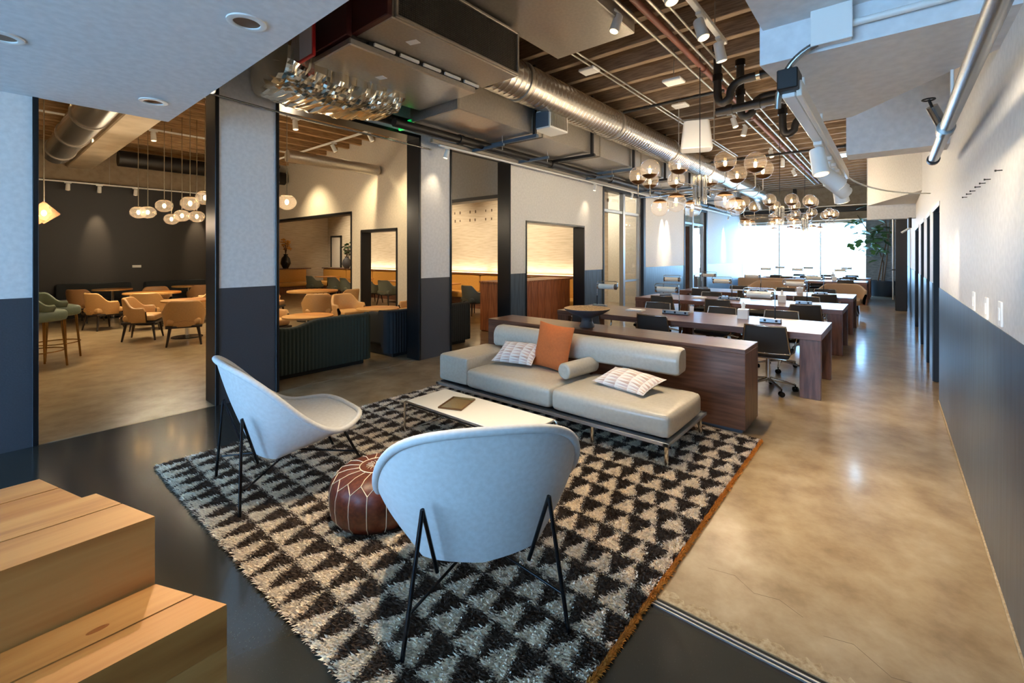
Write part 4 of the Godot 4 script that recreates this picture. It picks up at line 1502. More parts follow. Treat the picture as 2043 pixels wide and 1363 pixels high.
	for e in [[-0.232, 0.055], [-0.228, 0.068], [-0.215, 0.077], [0.215, 0.077], [0.228, 0.068], [0.232, 0.055]]:
		rl.append(b.ring(Vector3(0, 0, e[0]), Vector3(1, 0, 0), Vector3(0, 1, 0), e[1], 24))
	b.grid(rl, false, true, Vector3.ZERO, 0)
	b.face(Array(rl[0]), Vector3(0, 0, -1))
	b.face(Array(rl[5]), Vector3(0, 0, 1))
	solo("bolster_cushion", b, M.sofa, "pale leather roll cushion lying across the middle of the sofa seat", "cushion", P3(-2.33, 0.508, 3.80), -0.12)
	var pr := mat(Color.WHITE, 0.85, 0, {"tex": triangle_print(), "rim": 0.2})
	pr.uv1_scale = Vector3(2.0, 1.6, 1)
	var k1 := solo("patterned_cushion", pillow(0.5, 0.34, 0.07), pr, "white lumbar cushion printed with dusty pink triangles, leaning by the sofa arm", "cushion", P3(-3.1, 0.545, 3.80))
	k1.rotation = Vector3(-1.05, 0.1, 0.04)
	var k2 := solo("patterned_cushion", pillow(0.56, 0.34, 0.07), pr, "white lumbar cushion printed with dusty pink triangles, lying near the open sofa end", "cushion", P3(-1.79, 0.492, 3.74))
	k2.rotation = Vector3(-1.34, -0.2, -0.02)
	var k3 := solo("orange_cushion", pillow(0.47, 0.47, 0.085), M.orange, "square burnt orange cushion standing in the middle of the sofa", "cushion", P3(-2.68, 0.655, 3.86))
	k3.rotation = Vector3(-0.22, -0.1, -0.05)
	# console behind the sofa
	o = thing("walnut_console", "long walnut console box behind the sofa", "console", P3(-2.56, 0, 4.68))
	part(o, "top_panel", bxm(-1.56, 1.56, 0.715, 0.755, -0.25, 0.25, 0.003), M.walnut_x)
	part(o, "front_panel", bxm(-1.56, 1.56, 0.03, 0.714, -0.25, -0.212, 0.003), M.walnut_x)
	part(o, "back_panel", bxm(-1.56, 1.56, 0.03, 0.714, 0.212, 0.25, 0.003), M.walnut_x)
	for s in [-1, 1]:
		part(o, "end_panel", bxm(s * 1.56, s * 1.525, 0.03, 0.714, -0.211, 0.211, 0.003), M.walnut_y)
	part(o, "plinth", bxm(-1.53, 1.53, 0.0, 0.03, -0.235, 0.22), M.blue_steel)
	# stone bowl
	o = thing("pedestal_bowl", "wide shallow dark stone bowl on a foot with a pale raw rim, on the console", "bowl", P3(-2.75, 0.755, 4.66))
	b = MB.new()
	var bp := [Vector2(0.0, 0.0), Vector2(0.085, 0.0), Vector2(0.085, 0.0), Vector2(0.088, 0.015), Vector2(0.066, 0.06), Vector2(0.062, 0.105), Vector2(0.1, 0.125), Vector2(0.19, 0.16), Vector2(0.262, 0.205), Vector2(0.268, 0.22)]
	b.lathe(bp, 40)
	part(o, "body", b, M.stone)
	b = MB.new()
	b.lathe([Vector2(0.268, 0.22), Vector2(0.255, 0.226), Vector2(0.23, 0.208), Vector2(0.15, 0.178), Vector2(0.0, 0.165)], 40)
	part(o, "inside", b, M.bowl_in, "pale worn wood inside")

# ------------------------------------------------------------------ long walnut tables with lamps and chairs
func make_table() -> Node3D:
	var o := thing("long_table", "long walnut communal table nearest the console", "table", Vector3.ZERO, 0.0, "long walnut communal tables")
	part(o, "tabletop", bxm(-1.74, 1.74, 0.655, 0.73, -0.585, 0.585, 0.003), M.walnut_x)
	for sx in [-1.0, 1.0]:
		for sd in [-1.0, 1.0]:
			part(o, "leg", bxm(sx * 1.735, sx * 1.535, 0.0, 0.655, sd * 0.58, sd * 0.50, 0.003), M.walnut_y)
	part(o, "leg", bxm(-0.1, 0.1, 0.0, 0.655, 0.2, 0.28, 0.003), M.walnut_y)
	return o

func make_lamp(long_bar: bool) -> Node3D:
	var o := thing("desk_lamp", "lamp", "lamp", Vector3.ZERO, 0.0, "desk lamps on the long tables")
	var hw := 0.19 if long_bar else 0.12
	var bar := part(o, "base", bxm(-hw, hw, 0.0, 0.055, -0.035, 0.035, 0.004), M.alu)
	part(o, "base_edge", bxm(-hw - 0.002, hw + 0.002, 0.0, 0.012, -0.037, 0.037, 0.002), M.black)
	for x in ([-0.15, 0.0, 0.15] if long_bar else [-0.06, 0.07]):
		part(bar, "socket", bxm(x - 0.014, x + 0.014, 0.018, 0.046, -0.037, -0.034, 0.001), M.black)
	var b := MB.new()
	b.rod(Vector3(0.05, 0.055, 0), Vector3(0.05, 0.2, 0), 0.009, -1.0, 10)
	part(o, "stem_sleeve", b, M.black)
	b = MB.new()
	var pts := [Vector3(0.05, 0.2, 0), Vector3(0.05, 0.40, 0)]
	pts.append_array(bend(Vector3(0.05, 0.41, 0), Vector3(0.05, 0.44, 0), Vector3(0.02, 0.44, 0), 4))
	pts.append_array(bend(Vector3(-0.28, 0.44, 0), Vector3(-0.32, 0.44, 0), Vector3(-0.32, 0.40, 0), 4))
	pts.append(Vector3(-0.32, 0.36, 0))
	b.tube(pts, 0.006, 8)
	part(o, "arm", b, M.chrome)
	b = MB.new()
	b.tube([Vector3(-0.285, 0.355, 0), Vector3(-0.28, 0.355, 0), Vector3(0.015, 0.355, 0), Vector3(0.02, 0.355, 0)], 0.042, 18)
	part(o, "lamp_shade", b, M.shade_glass)
	for x in [-0.287, 0.02]:
		b = MB.new()
		b.rod(Vector3(x - 0.012, 0.355, 0), Vector3(x + 0.014, 0.355, 0), 0.047, -1.0, 18)
		var cap := part(o, "end_cap", b, M.chrome)
		b = MB.new()
		b.rod(Vector3(x, 0.355, 0.045), Vector3(x, 0.355, 0.065), 0.012, -1.0, 10)
		part(cap, "knob", b, M.chrome)
	return o

func make_office_chair() -> Node3D:
	var o := thing("office_chair", "chair", "chair", Vector3.ZERO, 0.0, "swivel chairs at the long tables")
	var b := MB.new()
	b.rbox(Vector3(0, 0.445, 0), Vector3(0.47, 0.05, 0.45), 0.022, 8, 0.006)
	part(o, "seat", b, M.seat_black)
	b = MB.new()
	b.rbox(Vector3(0, 0.412, 0), Vector3(0.42, 0.02, 0.4), 0.009, 4)
	part(o, "seat_pan", b, M.nickel)
	# curved back
	b = MB.new()
	var F := []
	var K := []
	for i in 11:
		var f := i / 10.0
		var y := lerpf(0.475, 0.79, f)
		var hw := lerpf(0.245, 0.205, f)
		var r1 := PackedVector3Array()
		var r2 := PackedVector3Array()
		for j in 13:
			var u := j / 6.0 - 1.0
			var dp := -0.235 - 0.06 * f + 0.05 * u * u
			r1.append(P3(u * hw, y, dp))
			r2.append(P3(u * hw, y, dp - 0.012))
		F.append(r1)
		K.append(r2)
	b.grid(F, false, false, P3(0, 0, 1), 1)
	b.grid(K, false, false, P3(0, 0, -1), 1)
	part(o, "backrest", b, M.mesh_back)
	b = MB.new()
	var rim := []
	for i in 11: rim.append(F[i][0] + P3(0, 0, -0.006))
	for j in range(1, 13): rim.append(F[10][j] + P3(0, 0, -0.006))
	for i in range(9, -1, -1): rim.append(F[i][12] + P3(0, 0, -0.006))
	for j in range(11, 0, -1): rim.append(F[0][j] + P3(0, 0, -0.006))
	b.tube(rim, 0.011, 6, true)
	part(o, "back_frame", b, M.nickel)
	for s in [-1.0, 1.0]:
		b = MB.new()
		var pts := [P3(s * 0.245, 0.66, -0.2), P3(s * 0.27, 0.655, -0.12)]
		pts.append_array(bend(P3(s * 0.275, 0.65, 0.02), P3(s * 0.28, 0.645, 0.1), P3(s * 0.275, 0.57, 0.1), 4))
		pts.append_array([P3(s * 0.26, 0.46, 0.07), P3(s * 0.2, 0.415, 0.05)])
		b.tube(pts, 0.011, 8)
		part(o, "arm", b, M.nickel)
	b = MB.new()
	b.tube([P3(-0.2, 0.47, -0.2), P3(-0.1, 0.42, -0.05), P3(0, 0.40, 0), P3(0.1, 0.42, -0.05), P3(0.2, 0.47, -0.2)], 0.014, 8)
	part(o, "back_yoke", b, M.nickel)
	b = MB.new()
	b.rod(Vector3(0, 0.09, 0), Vector3(0, 0.40, 0), 0.026, 0.022, 12)
	part(o, "column", b, M.chrome)
	var cm := MB.new()
	cm.rod(Vector3(-0.022, 0.03, 0.0), Vector3(-0.006, 0.03, 0.0), 0.03, -1.0, 14)
	cm.rod(Vector3(0.006, 0.03, 0.0), Vector3(0.022, 0.03, 0.0), 0.03, -1.0, 14)
	cm.rod(Vector3(0, 0.03, 0), Vector3(0, 0.085, 0), 0.008, -1.0, 8)
	var cmesh := cm.mesh()
	var lm := MB.new()
	lm.tube([Vector3(0.02, 0.13, 0), Vector3(0.15, 0.11, 0), Vector3(0.285, 0.082, 0)], 0.022, 8, false, 0.013)
	var lmesh := lm.mesh()
	for k in 5:
		var a := TAU * k / 5 + 0.3
		var leg := part(o, "base_leg", lmesh, M.chrome)
		leg.rotation.y = a
		var c := part(leg, "caster", cmesh, M.black_gloss)
		c.position = Vector3(0.285, 0, 0)
		c.rotation.y = a + k
	return o

func long_tables() -> void:
	var dd := [6.565, 9.42, 11.95, 18.8, 21.55]
	var tl := ["long walnut communal table nearest the console", "long walnut communal table, second from the console", "long walnut communal table, third from the console", "long walnut communal table beyond the tan lounge seats", "long walnut communal table closest to the bright window"]
	var ord := ["nearest the console", "second from the console", "third from the console", "past the tan seats", "by the bright window"]
	var t0 := make_table()
	var la := make_lamp(false)
	var lb := make_lamp(true)
	var c0 := make_office_chair()
	var first := [true, true, true]
	rng.seed = 77
	for k in 5:
		var at := P3(-2.33, 0, dd[k])
		if k == 0: t0.position = at
		else: copy(t0, at, 0.0, tl[k])
		var y := 0.73
		for e in [[-3.70, PI, "at the wall end of", 0.12], [-2.43, 0.0, "in the middle of", 0.08], [-1.19, 0.0, "at the aisle end of", 0.02]]:
			var lb_ := "ribbed glass tube lamp %s table %s" % [e[2], ord[k]]
			var p := P3(e[0], y, dd[k] + e[3])
			var mid: bool = e[0] == -2.43
			if mid and first[0]:
				first[0] = false; lb.position = p; lb.set_meta("label", lb_)
			elif not mid and first[1]:
				first[1] = false; la.position = p; la.rotation.y = e[1]; la.set_meta("label", lb_)
			else: copy(lb if mid else la, p, e[1], lb_)
		# chairs on the near side face down the hall, those beyond face back
		var ch := [[-1.13, -0.47, 0.06], [-2.47, -0.42, -0.05], [-3.55, -0.40, 0.1], [-1.2, 0.72, PI + 0.1], [-2.05, 0.66, PI - 0.15], [-3.05, 0.7, PI]]
		var names := ["on the aisle, sofa side,", "in the middle, sofa side,", "by the left wall, sofa side,", "on the aisle, window side,", "in the middle, window side,", "by the left wall, window side,"]
		for q in ch.size():
			var e = ch[q]
			var lb_ := "dark mesh swivel chair %s at table %s" % [names[q], ord[k]]
			var p := P3(e[0] + (rng.randf() - 0.5) * 0.1 * float(k > 0), 0, dd[k] + e[1])
			if first[2]:
				first[2] = false; c0.position = p; c0.rotation.y = e[2]; c0.set_meta("label", lb_)
			else: copy(c0, p, e[2] + (rng.randf() - 0.5) * 0.3 * float(k > 0), lb_)
	# small things on the tables
	for e in [[0, -1.56, 6.8], [1, -1.55, 9.6], [2, -1.6, 12.1], [3, -1.5, 18.9], [4, -1.75, 21.5]]:
		var o := thing("tissue_box", "white cube tissue box on the long table %s" % ord[e[0]], "tissue box", P3(e[1], 0.73, e[2]), 0.1)
		part(o, "box", bxm(-0.065, 0.065, 0.0, 0.13, -0.065, 0.065, 0.003), M.laminate)
		var b := MB.new()
		b.lathe([Vector2(0.03, 0.13), Vector2(0.022, 0.16), Vector2(0.03, 0.19), Vector2(0.006, 0.225)], 9, Vector3.ZERO, 0.45)
		part(o, "tissue", b, M.paper)
	for e in [[0, -3.08, 6.7], [1, -3.0, 9.5], [2, -2.9, 12.0]]:
		var o := thing("paper_tray", "low white tray of paper on the long table %s" % ord[e[0]], "paper", P3(e[1], 0.73, e[2]), 0.06)
		part(o, "tray", bxm(-0.13, 0.13, 0.0, 0.012, -0.1, 0.1, 0.003), M.white_plastic)
		part(o, "sheets", bxm(-0.115, 0.115, 0.012, 0.022, -0.085, 0.085, 0.001), M.paper)
	var g := MB.new()
	g.lathe([Vector2(0.0, 0.0), Vector2(0.026, 0.0), Vector2(0.026, 0.0), Vector2(0.03, 0.1)], 18)
	solo("paper_cup", g, M.paper, "small pale cup beside the middle lamp on the table nearest the console", "cup", P3(-2.3, 0.73, 6.95))
	# tan lounge seats between the tables
	for e in [[-1.05, 15.2, PI, "tan round-backed lounge chair beside the aisle between the tables", 1.0], [-2.9, 15.6, PI, "tan round-backed lounge chair in the middle between the tables", 1.0]]:
		var o := thing("round_lounge_chair", e[3], "chair", P3(e[0], 0, e[1]), e[2], "tan lounge chairs between the tables")
		var b := tub_shell(0.52, 0.5, 0.30, 0.80, 0.66)
		part(o, "shell", b, M.tan_pale)
		b = MB.new()
		b.rbox(P3(0, 0.36, 0.06), Vector3(0.86, 0.16, 0.8), 0.06, 6, 0.02)
		part(o, "seat_cushion", b, M.tan_pale)
		for s in [[-1, -1], [1, -1], [1, 1], [-1, 1]]:
			b = MB.new()
			b.rod(Vector3(s[0] * 0.36, 0, s[1] * 0.34), Vector3(s[0] * 0.33, 0.3, s[1] * 0.3), 0.016, 0.022)
			part(o, "leg", b, M.leg_dark)
	var o := thing("tan_bench", "long low tan bench between the third and fourth tables", "bench", P3(-3.0, 0, 16.8))
	var b := MB.new()
	b.rbox(Vector3(0, 0.4, 0), Vector3(1.9, 0.2, 0.6), 0.06, 8, 0.015)
	part(o, "seat", b, M.tan_pale)
	b = MB.new()
	b.rbox(P3(0, 0.66, -0.26), Vector3(1.9, 0.4, 0.14), 0.05, 8, 0.01)
	part(o, "backrest", b, M.tan_pale)
	part(o, "base", bxm(-0.9, 0.9, 0.0, 0.31, -0.25, 0.25, 0.01), M.leg_dark)
	# plant by the far pier
	plant()

func tub_shell(hw: float, depth: float, y0: float, yb: float, ya: float) -> MB:
	# a U-shaped padded shell, open towards -Z, high at the back and sloping to the arms
	var b := MB.new()
	var P := []
	var n := 32
	for i in n + 1:
		var t := (float(i) / n) * 2.0 - 1.0
		var a := t * 2.05
		var cx := sin(clampf(a, -PI / 2, PI / 2)) * hw
		var cd := -cos(clampf(a, -PI / 2, PI / 2)) * hw * 0.95
		if absf(a) > PI / 2:
			cd = (absf(a) - PI / 2) * depth * 0.75
			cx = signf(a) * hw
		var nx := sin(clampf(a, -PI / 2, PI / 2))
		var nd := -cos(clampf(a, -PI / 2, PI / 2))
		var k := smoothstep(0.32, 0.68, absf(t))
		var top := lerpf(yb, ya, k)
		var end := 1.0 if absf(t) < 0.99 else 0.75
		var th := 0.055
		var row := PackedVector3Array()
		var lean := 0.04
		for q in [[0.0, y0], [lean * 0.5, lerpf(y0, top, 0.5)], [lean, top - 0.03], [lean - 0.008, top - 0.008], [lean - th * 0.5, top], [lean - th + 0.008, top - 0.008], [lean - th, top - 0.03], [-th, lerpf(y0, top, 0.5)], [-th, y0]]:
			row.append(P3(cx + nx * q[0], (q[1] - y0) * end + y0, cd + nd * q[0]))
		P.append(row)
	b.grid(P, false, true, P3(0, -50, 0), 0)
	# normals: outward check by the back's outer middle point
	var mid := (n / 2) * 9 + 1
	if b.n[mid].dot(P3(0, 0, -1)) < 0.0:
		for k in b.n.size(): b.n[k] = -b.n[k]
		for k in range(0, b.ix.size(), 3):
			var s := b.ix[k + 1]
			b.ix[k + 1] = b.ix[k + 2]
			b.ix[k + 2] = s
	b.face(Array(P[0]), P3(0, 0, 1))
	b.face(Array(P[n]), P3(0, 0, 1))
	return b

func leaf_mesh(l: float, w: float) -> ArrayMesh:
	var b := MB.new()
	var P := []
	for i in 8:
		var f := i / 7.0
		var hw := w * pow(sin(PI * pow(f, 0.75) * 0.97 + 0.02), 0.8) * (0.75 + 0.25 * cos(f * 16.0))
		var row := PackedVector3Array()
		for j in 5:
			var u := j / 2.0 - 1.0
			row.append(Vector3(f * l, -0.25 * l * f * f + 0.14 * w * u * u, u * hw))
		P.append(row)
	b.grid(P, false, false, Vector3.UP, 1)
	return b.mesh()

func plant() -> void:
	var o := thing("potted_fig_tree", "tall potted fig tree with broad lobed leaves by the far brick pier", "plant", P3(-0.3, 0, 22.9))
	var b := MB.new()
	b.lathe([Vector2(0.0, 0.0), Vector2(0.36, 0.0), Vector2(0.36, 0.0), Vector2(0.42, 0.6), Vector2(0.42, 0.6), Vector2(0.38, 0.6), Vector2(0.38, 0.6), Vector2(0.37, 0.52), Vector2(0.0, 0.52)], 30)
	part(o, "pot", b, M.pot)
	var lm := leaf_mesh(0.46, 0.2)
	rng.seed = 31
	var trunks := [[Vector3(-0.12, 0.52, 0), Vector3(0.02, 1.5, 0), Vector3(0.18, 2.3, 0.1), Vector3(0.12, 3.0, 0.1)], [Vector3(0.05, 0.52, 0.05), Vector3(0.15, 1.4, 0), Vector3(0.22, 2.4, 0), Vector3(0.28, 3.3, 0)], [Vector3(0.0, 0.52, -0.1), Vector3(0.05, 1.3, -0.1), Vector3(-0.15, 2.0, 0.0), Vector3(-0.5, 2.7, 0.1), Vector3(-0.75, 3.2, 0.1)]]
	for t in trunks:
		b = MB.new()
		b.tube(t, 0.03, 8, false, 0.014)
		part(o, "trunk", b, M.bark)
	var spots := []
	for k in 64:
		var c: Vector3 = [Vector3(-0.55, 2.2, 0.1), Vector3(-0.05, 2.25, 0.2), Vector3(0.0, 2.5, 0.1), Vector3(-0.75, 3.0, 0.1), Vector3(-0.1, 1.75, 0.1)][[0, 0, 1, 1, 2, 2, 3, 4][k % 8]]
		spots.append(c + Vector3(rng.randfn() * 0.22, rng.randfn() * 0.2, rng.randfn() * 0.2))
	for p in spots:
		var lf := part(o, "leaf", lm, M.leaf if rng.randf() < 0.65 else M.leaf_dark)
		lf.position = Vector3(minf(p.x, 0.05), p.y, minf(p.z, 0.3))
		lf.rotation = Vector3(rng.randf() * 0.8 - 0.4, rng.randf() * TAU, rng.randf() * 1.0 - 0.7)
		lf.scale = Vector3.ONE * (0.55 + rng.randf() * 0.4)

# ------------------------------------------------------------------ globe chandeliers
func chandeliers() -> void:
	var o := thing("globe_chandelier", "branching chandelier of clear glass globes over the table nearest the console", "chandelier", P3(-2.15, 2.2, 6.85), 0.0, "globe chandeliers over the long tables")
	var hub := MB.new()
	for k in 9:
		var a := TAU * k / 9
		var b := MB.new()
		var c := Vector3(cos(a) * 0.075, 0, sin(a) * 0.075)
		b.rod(c + Vector3(0, 0.14 + 0.05 * (k % 3), 0), c + Vector3(0, 0.56 - 0.03 * (k % 2), 0), 0.024, -1.0, 12)
		part(o, "hub_tube", b, M.chrome)
	var b := MB.new()
	b.rod(Vector3(0, 0.3, 0), Vector3(0, 2.55, 0), 0.006, -1.0, 6)
	part(o, "cable", b, M.black)
	var ups := [[-3.06, 6.75], [-2.69, 6.33], [-3.10, 7.30], [-2.24, 6.25], [-2.75, 7.55], [-2.27, 7.75], [-1.70, 6.45], [-1.83, 7.60], [-1.41, 6.80], [-1.44, 7.42]]
	var downs := [[-2.85, 7.10], [-2.39, 6.55], [-2.49, 7.55], [-1.81, 6.85], [-1.86, 7.65]]
	var gm := MB.new()
	gm.ball(Vector3.ZERO, 0.14, 28, 16)
	var gmesh := gm.mesh()
	var capu := MB.new()
	capu.ball(Vector3.ZERO, 0.1415, 24, 5, -1.0, -0.62)
	var capd := MB.new()
	capd.ball(Vector3.ZERO, 0.1415, 24, 5, 0.62, 1.0)
	var cu := capu.mesh()
	var cd := capd.mesh()
	var bm := MB.new()
	bm.ball(Vector3.ZERO, 0.022, 14, 8, -1, 1, Vector3(1, 1.8, 1))
	var bmesh := bm.mesh()
	var i := 0
	for e in ups + downs:
		var up: bool = i < ups.size()
		var g := P3(e[0], 2.85 if up else 2.36, e[1]) - P3(-2.15, 2.2, 6.85)
		var ay := 0.30 + 0.035 * (i % 4)
		var dir := Vector3(g.x, 0, g.z).normalized()
		b = MB.new()
		var pts := [dir * 0.06 + Vector3(0, ay, 0), Vector3(g.x, ay, g.z) - dir * 0.05]
		var sg := 1.0 if up else -1.0
		pts.append_array(bend(Vector3(g.x, ay, g.z) - dir * 0.04, Vector3(g.x, ay, g.z), Vector3(g.x, ay + 0.04 * sg, g.z), 4))
		pts.append(Vector3(g.x, g.y - 0.13 * sg, g.z))
		b.tube(pts, 0.0075, 8)
		part(o, "arm", b, M.chrome)
		var gl := part(o, "globe", gmesh, M.globe)
		gl.position = g
		part(gl, "cap", cu if up else cd, M.bronze)
		var bl := part(gl, "bulb", bmesh, M.bulb)
		bl.position = Vector3(0, -0.03 * sg, 0)
		omni(o, g + Vector3(0, -0.03 * sg, 0), 0.3, WARM)
		i += 1
	copy(o, P3(-2.05, 2.2, 12.4), 0.7, "branching chandelier of clear glass globes over the third table")
	copy(o, P3(-2.1, 2.2, 16.9), 2.3, "branching chandelier of clear glass globes over the tan lounge seats")

# ------------------------------------------------------------------ lounge beyond the left-hand openings
func make_tub(m: Material, label: String) -> Node3D:
	var o := thing("tub_chair", label, "chair")
	var b := tub_shell(0.29, 0.34, 0.34, 0.80, 0.62)
	part(o, "shell", b, m)
	b = MB.new()
	b.rbox(P3(0, 0.42, 0.0), Vector3(0.5, 0.12, 0.5), 0.05, 6, 0.015)
	part(o, "seat_cushion", b, m)
	b = MB.new()
	b.rbox(P3(0, 0.335, 0.0), Vector3(0.54, 0.05, 0.52), 0.02, 4)
	part(o, "seat_base", b, M.leg_dark)
	b = MB.new()
	b.tube([P3(-0.16, 0.36, -0.307), P3(-0.15, 0.43, -0.312), P3(0, 0.45, -0.322), P3(0.15, 0.43, -0.312), P3(0.16, 0.36, -0.307)], 0.004, 5)
	part(o, "stitching", b, M.tan_dark)
	for s in [[-1, -1], [1, -1], [1, 1], [-1, 1]]:
		b = MB.new()
		b.tube([P3(s[0] * 0.25, 0, s[1] * 0.25), P3(s[0] * 0.2, 0.33, s[1] * 0.2)], 0.014, 8, false, 0.026)
		part(o, "leg", b, M.leg_dark)
	return o

func round_table(label: String, x: float, d: float, r: float, h: float, turn: float) -> void:
	var o := thing("round_table", label, "table", P3(x, 0, d), turn, "round two-tone cafe tables")
	for s in [0, 1]:
		var b := MB.new()
		var poly := []
		for k in 25:
			var a: float = PI * k / 24 + PI * s
			poly.append(Vector2(cos(a) * r, sin(a) * r))
		b.prism(poly, h - 0.03, h)
		part(o, "tabletop_half", b, M.table_wood if s == 0 else M.table_pale)
	var b := MB.new()
	b.rod(Vector3(0, 0.02, 0), Vector3(0, h - 0.03, 0), 0.035, -1.0, 14)
	part(o, "pedestal", b, M.chrome)
	b = MB.new()
	b.lathe([Vector2(0.0, 0.0), Vector2(r * 0.62, 0.0), Vector2(r * 0.62, 0.0), Vector2(r * 0.62, 0.012), Vector2(r * 0.6, 0.018), Vector2(0.04, 0.03)], 28)
	part(o, "foot", b, M.black_gloss)

func face_to(fx: float, fd: float) -> float:
	return atan2(-fx, fd)

func booth(label: String, d0: float, d1: float, wave: float, m: Material) -> void:
	# velvet booth sofa with an upright channelled back towards the hall
	var L := d1 - d0
	var o := thing("velvet_booth", label, "sofa", P3(-5.94, 0, d0))
	var b := MB.new()
	var P := []
	var Q := []
	var nn := int(L / 0.0125)
	var cr := 0.13
	for k in nn + 1:
		var s := L * k / nn
		var top := 0.735 - wave * (0.045 * (1.0 - smoothstep(0.42, 0.62, s / L)) + 0.035 * exp(-pow((s / L - 0.40) / 0.10, 2.0)))
		var inx := 0.0
		for q in [s, L - s]:
			if q < cr:
				inx = maxf(inx, cr - sqrt(cr * cr - (cr - q) * (cr - q)))
		var rib := 0.014 * absf(sin(PI * s / 0.05))
		var r1 := PackedVector3Array()
		for e in [[0.07, 0.0], [0.07, 0.015], [0.35, 0.018], [top - 0.05, 0.016], [top - 0.015, 0.006], [top, -0.03], [top, -0.09], [top - 0.02, -0.12], [top - 0.06, -0.13], [0.42, -0.13]]:
			r1.append(P3(e[1] - inx + (rib if e[0] < top - 0.01 and e[1] > 0.0 else 0.0), e[0], s))
		P.append(r1)
	b.grid(P, false, false, P3(-0.06, 0.5, L / 2), 0)
	b.face(Array(P[0]), P3(0, 0, -1))
	b.face(Array(P[nn]), P3(0, 0, 1))
	part(o, "channelled_back", b, m)
	b = MB.new()
	b.rbox(P3(-0.42, 0.3, L / 2), Vector3(0.62, 0.28, L - 0.16), 0.06, 8, 0.015)
	part(o, "seat_cushion", b, m)
	part(o, "base", bxm(-0.7, -0.05, 0.0, 0.17, 0.12, L - 0.12, 0.01), M.dark)
	for e in [0.06, L - 0.2]:
		b = MB.new()
		b.rbox(P3(-0.4, 0.42, e + 0.07), Vector3(0.6, 0.5, 0.14), 0.05, 6)
		part(o, "arm", b, m)

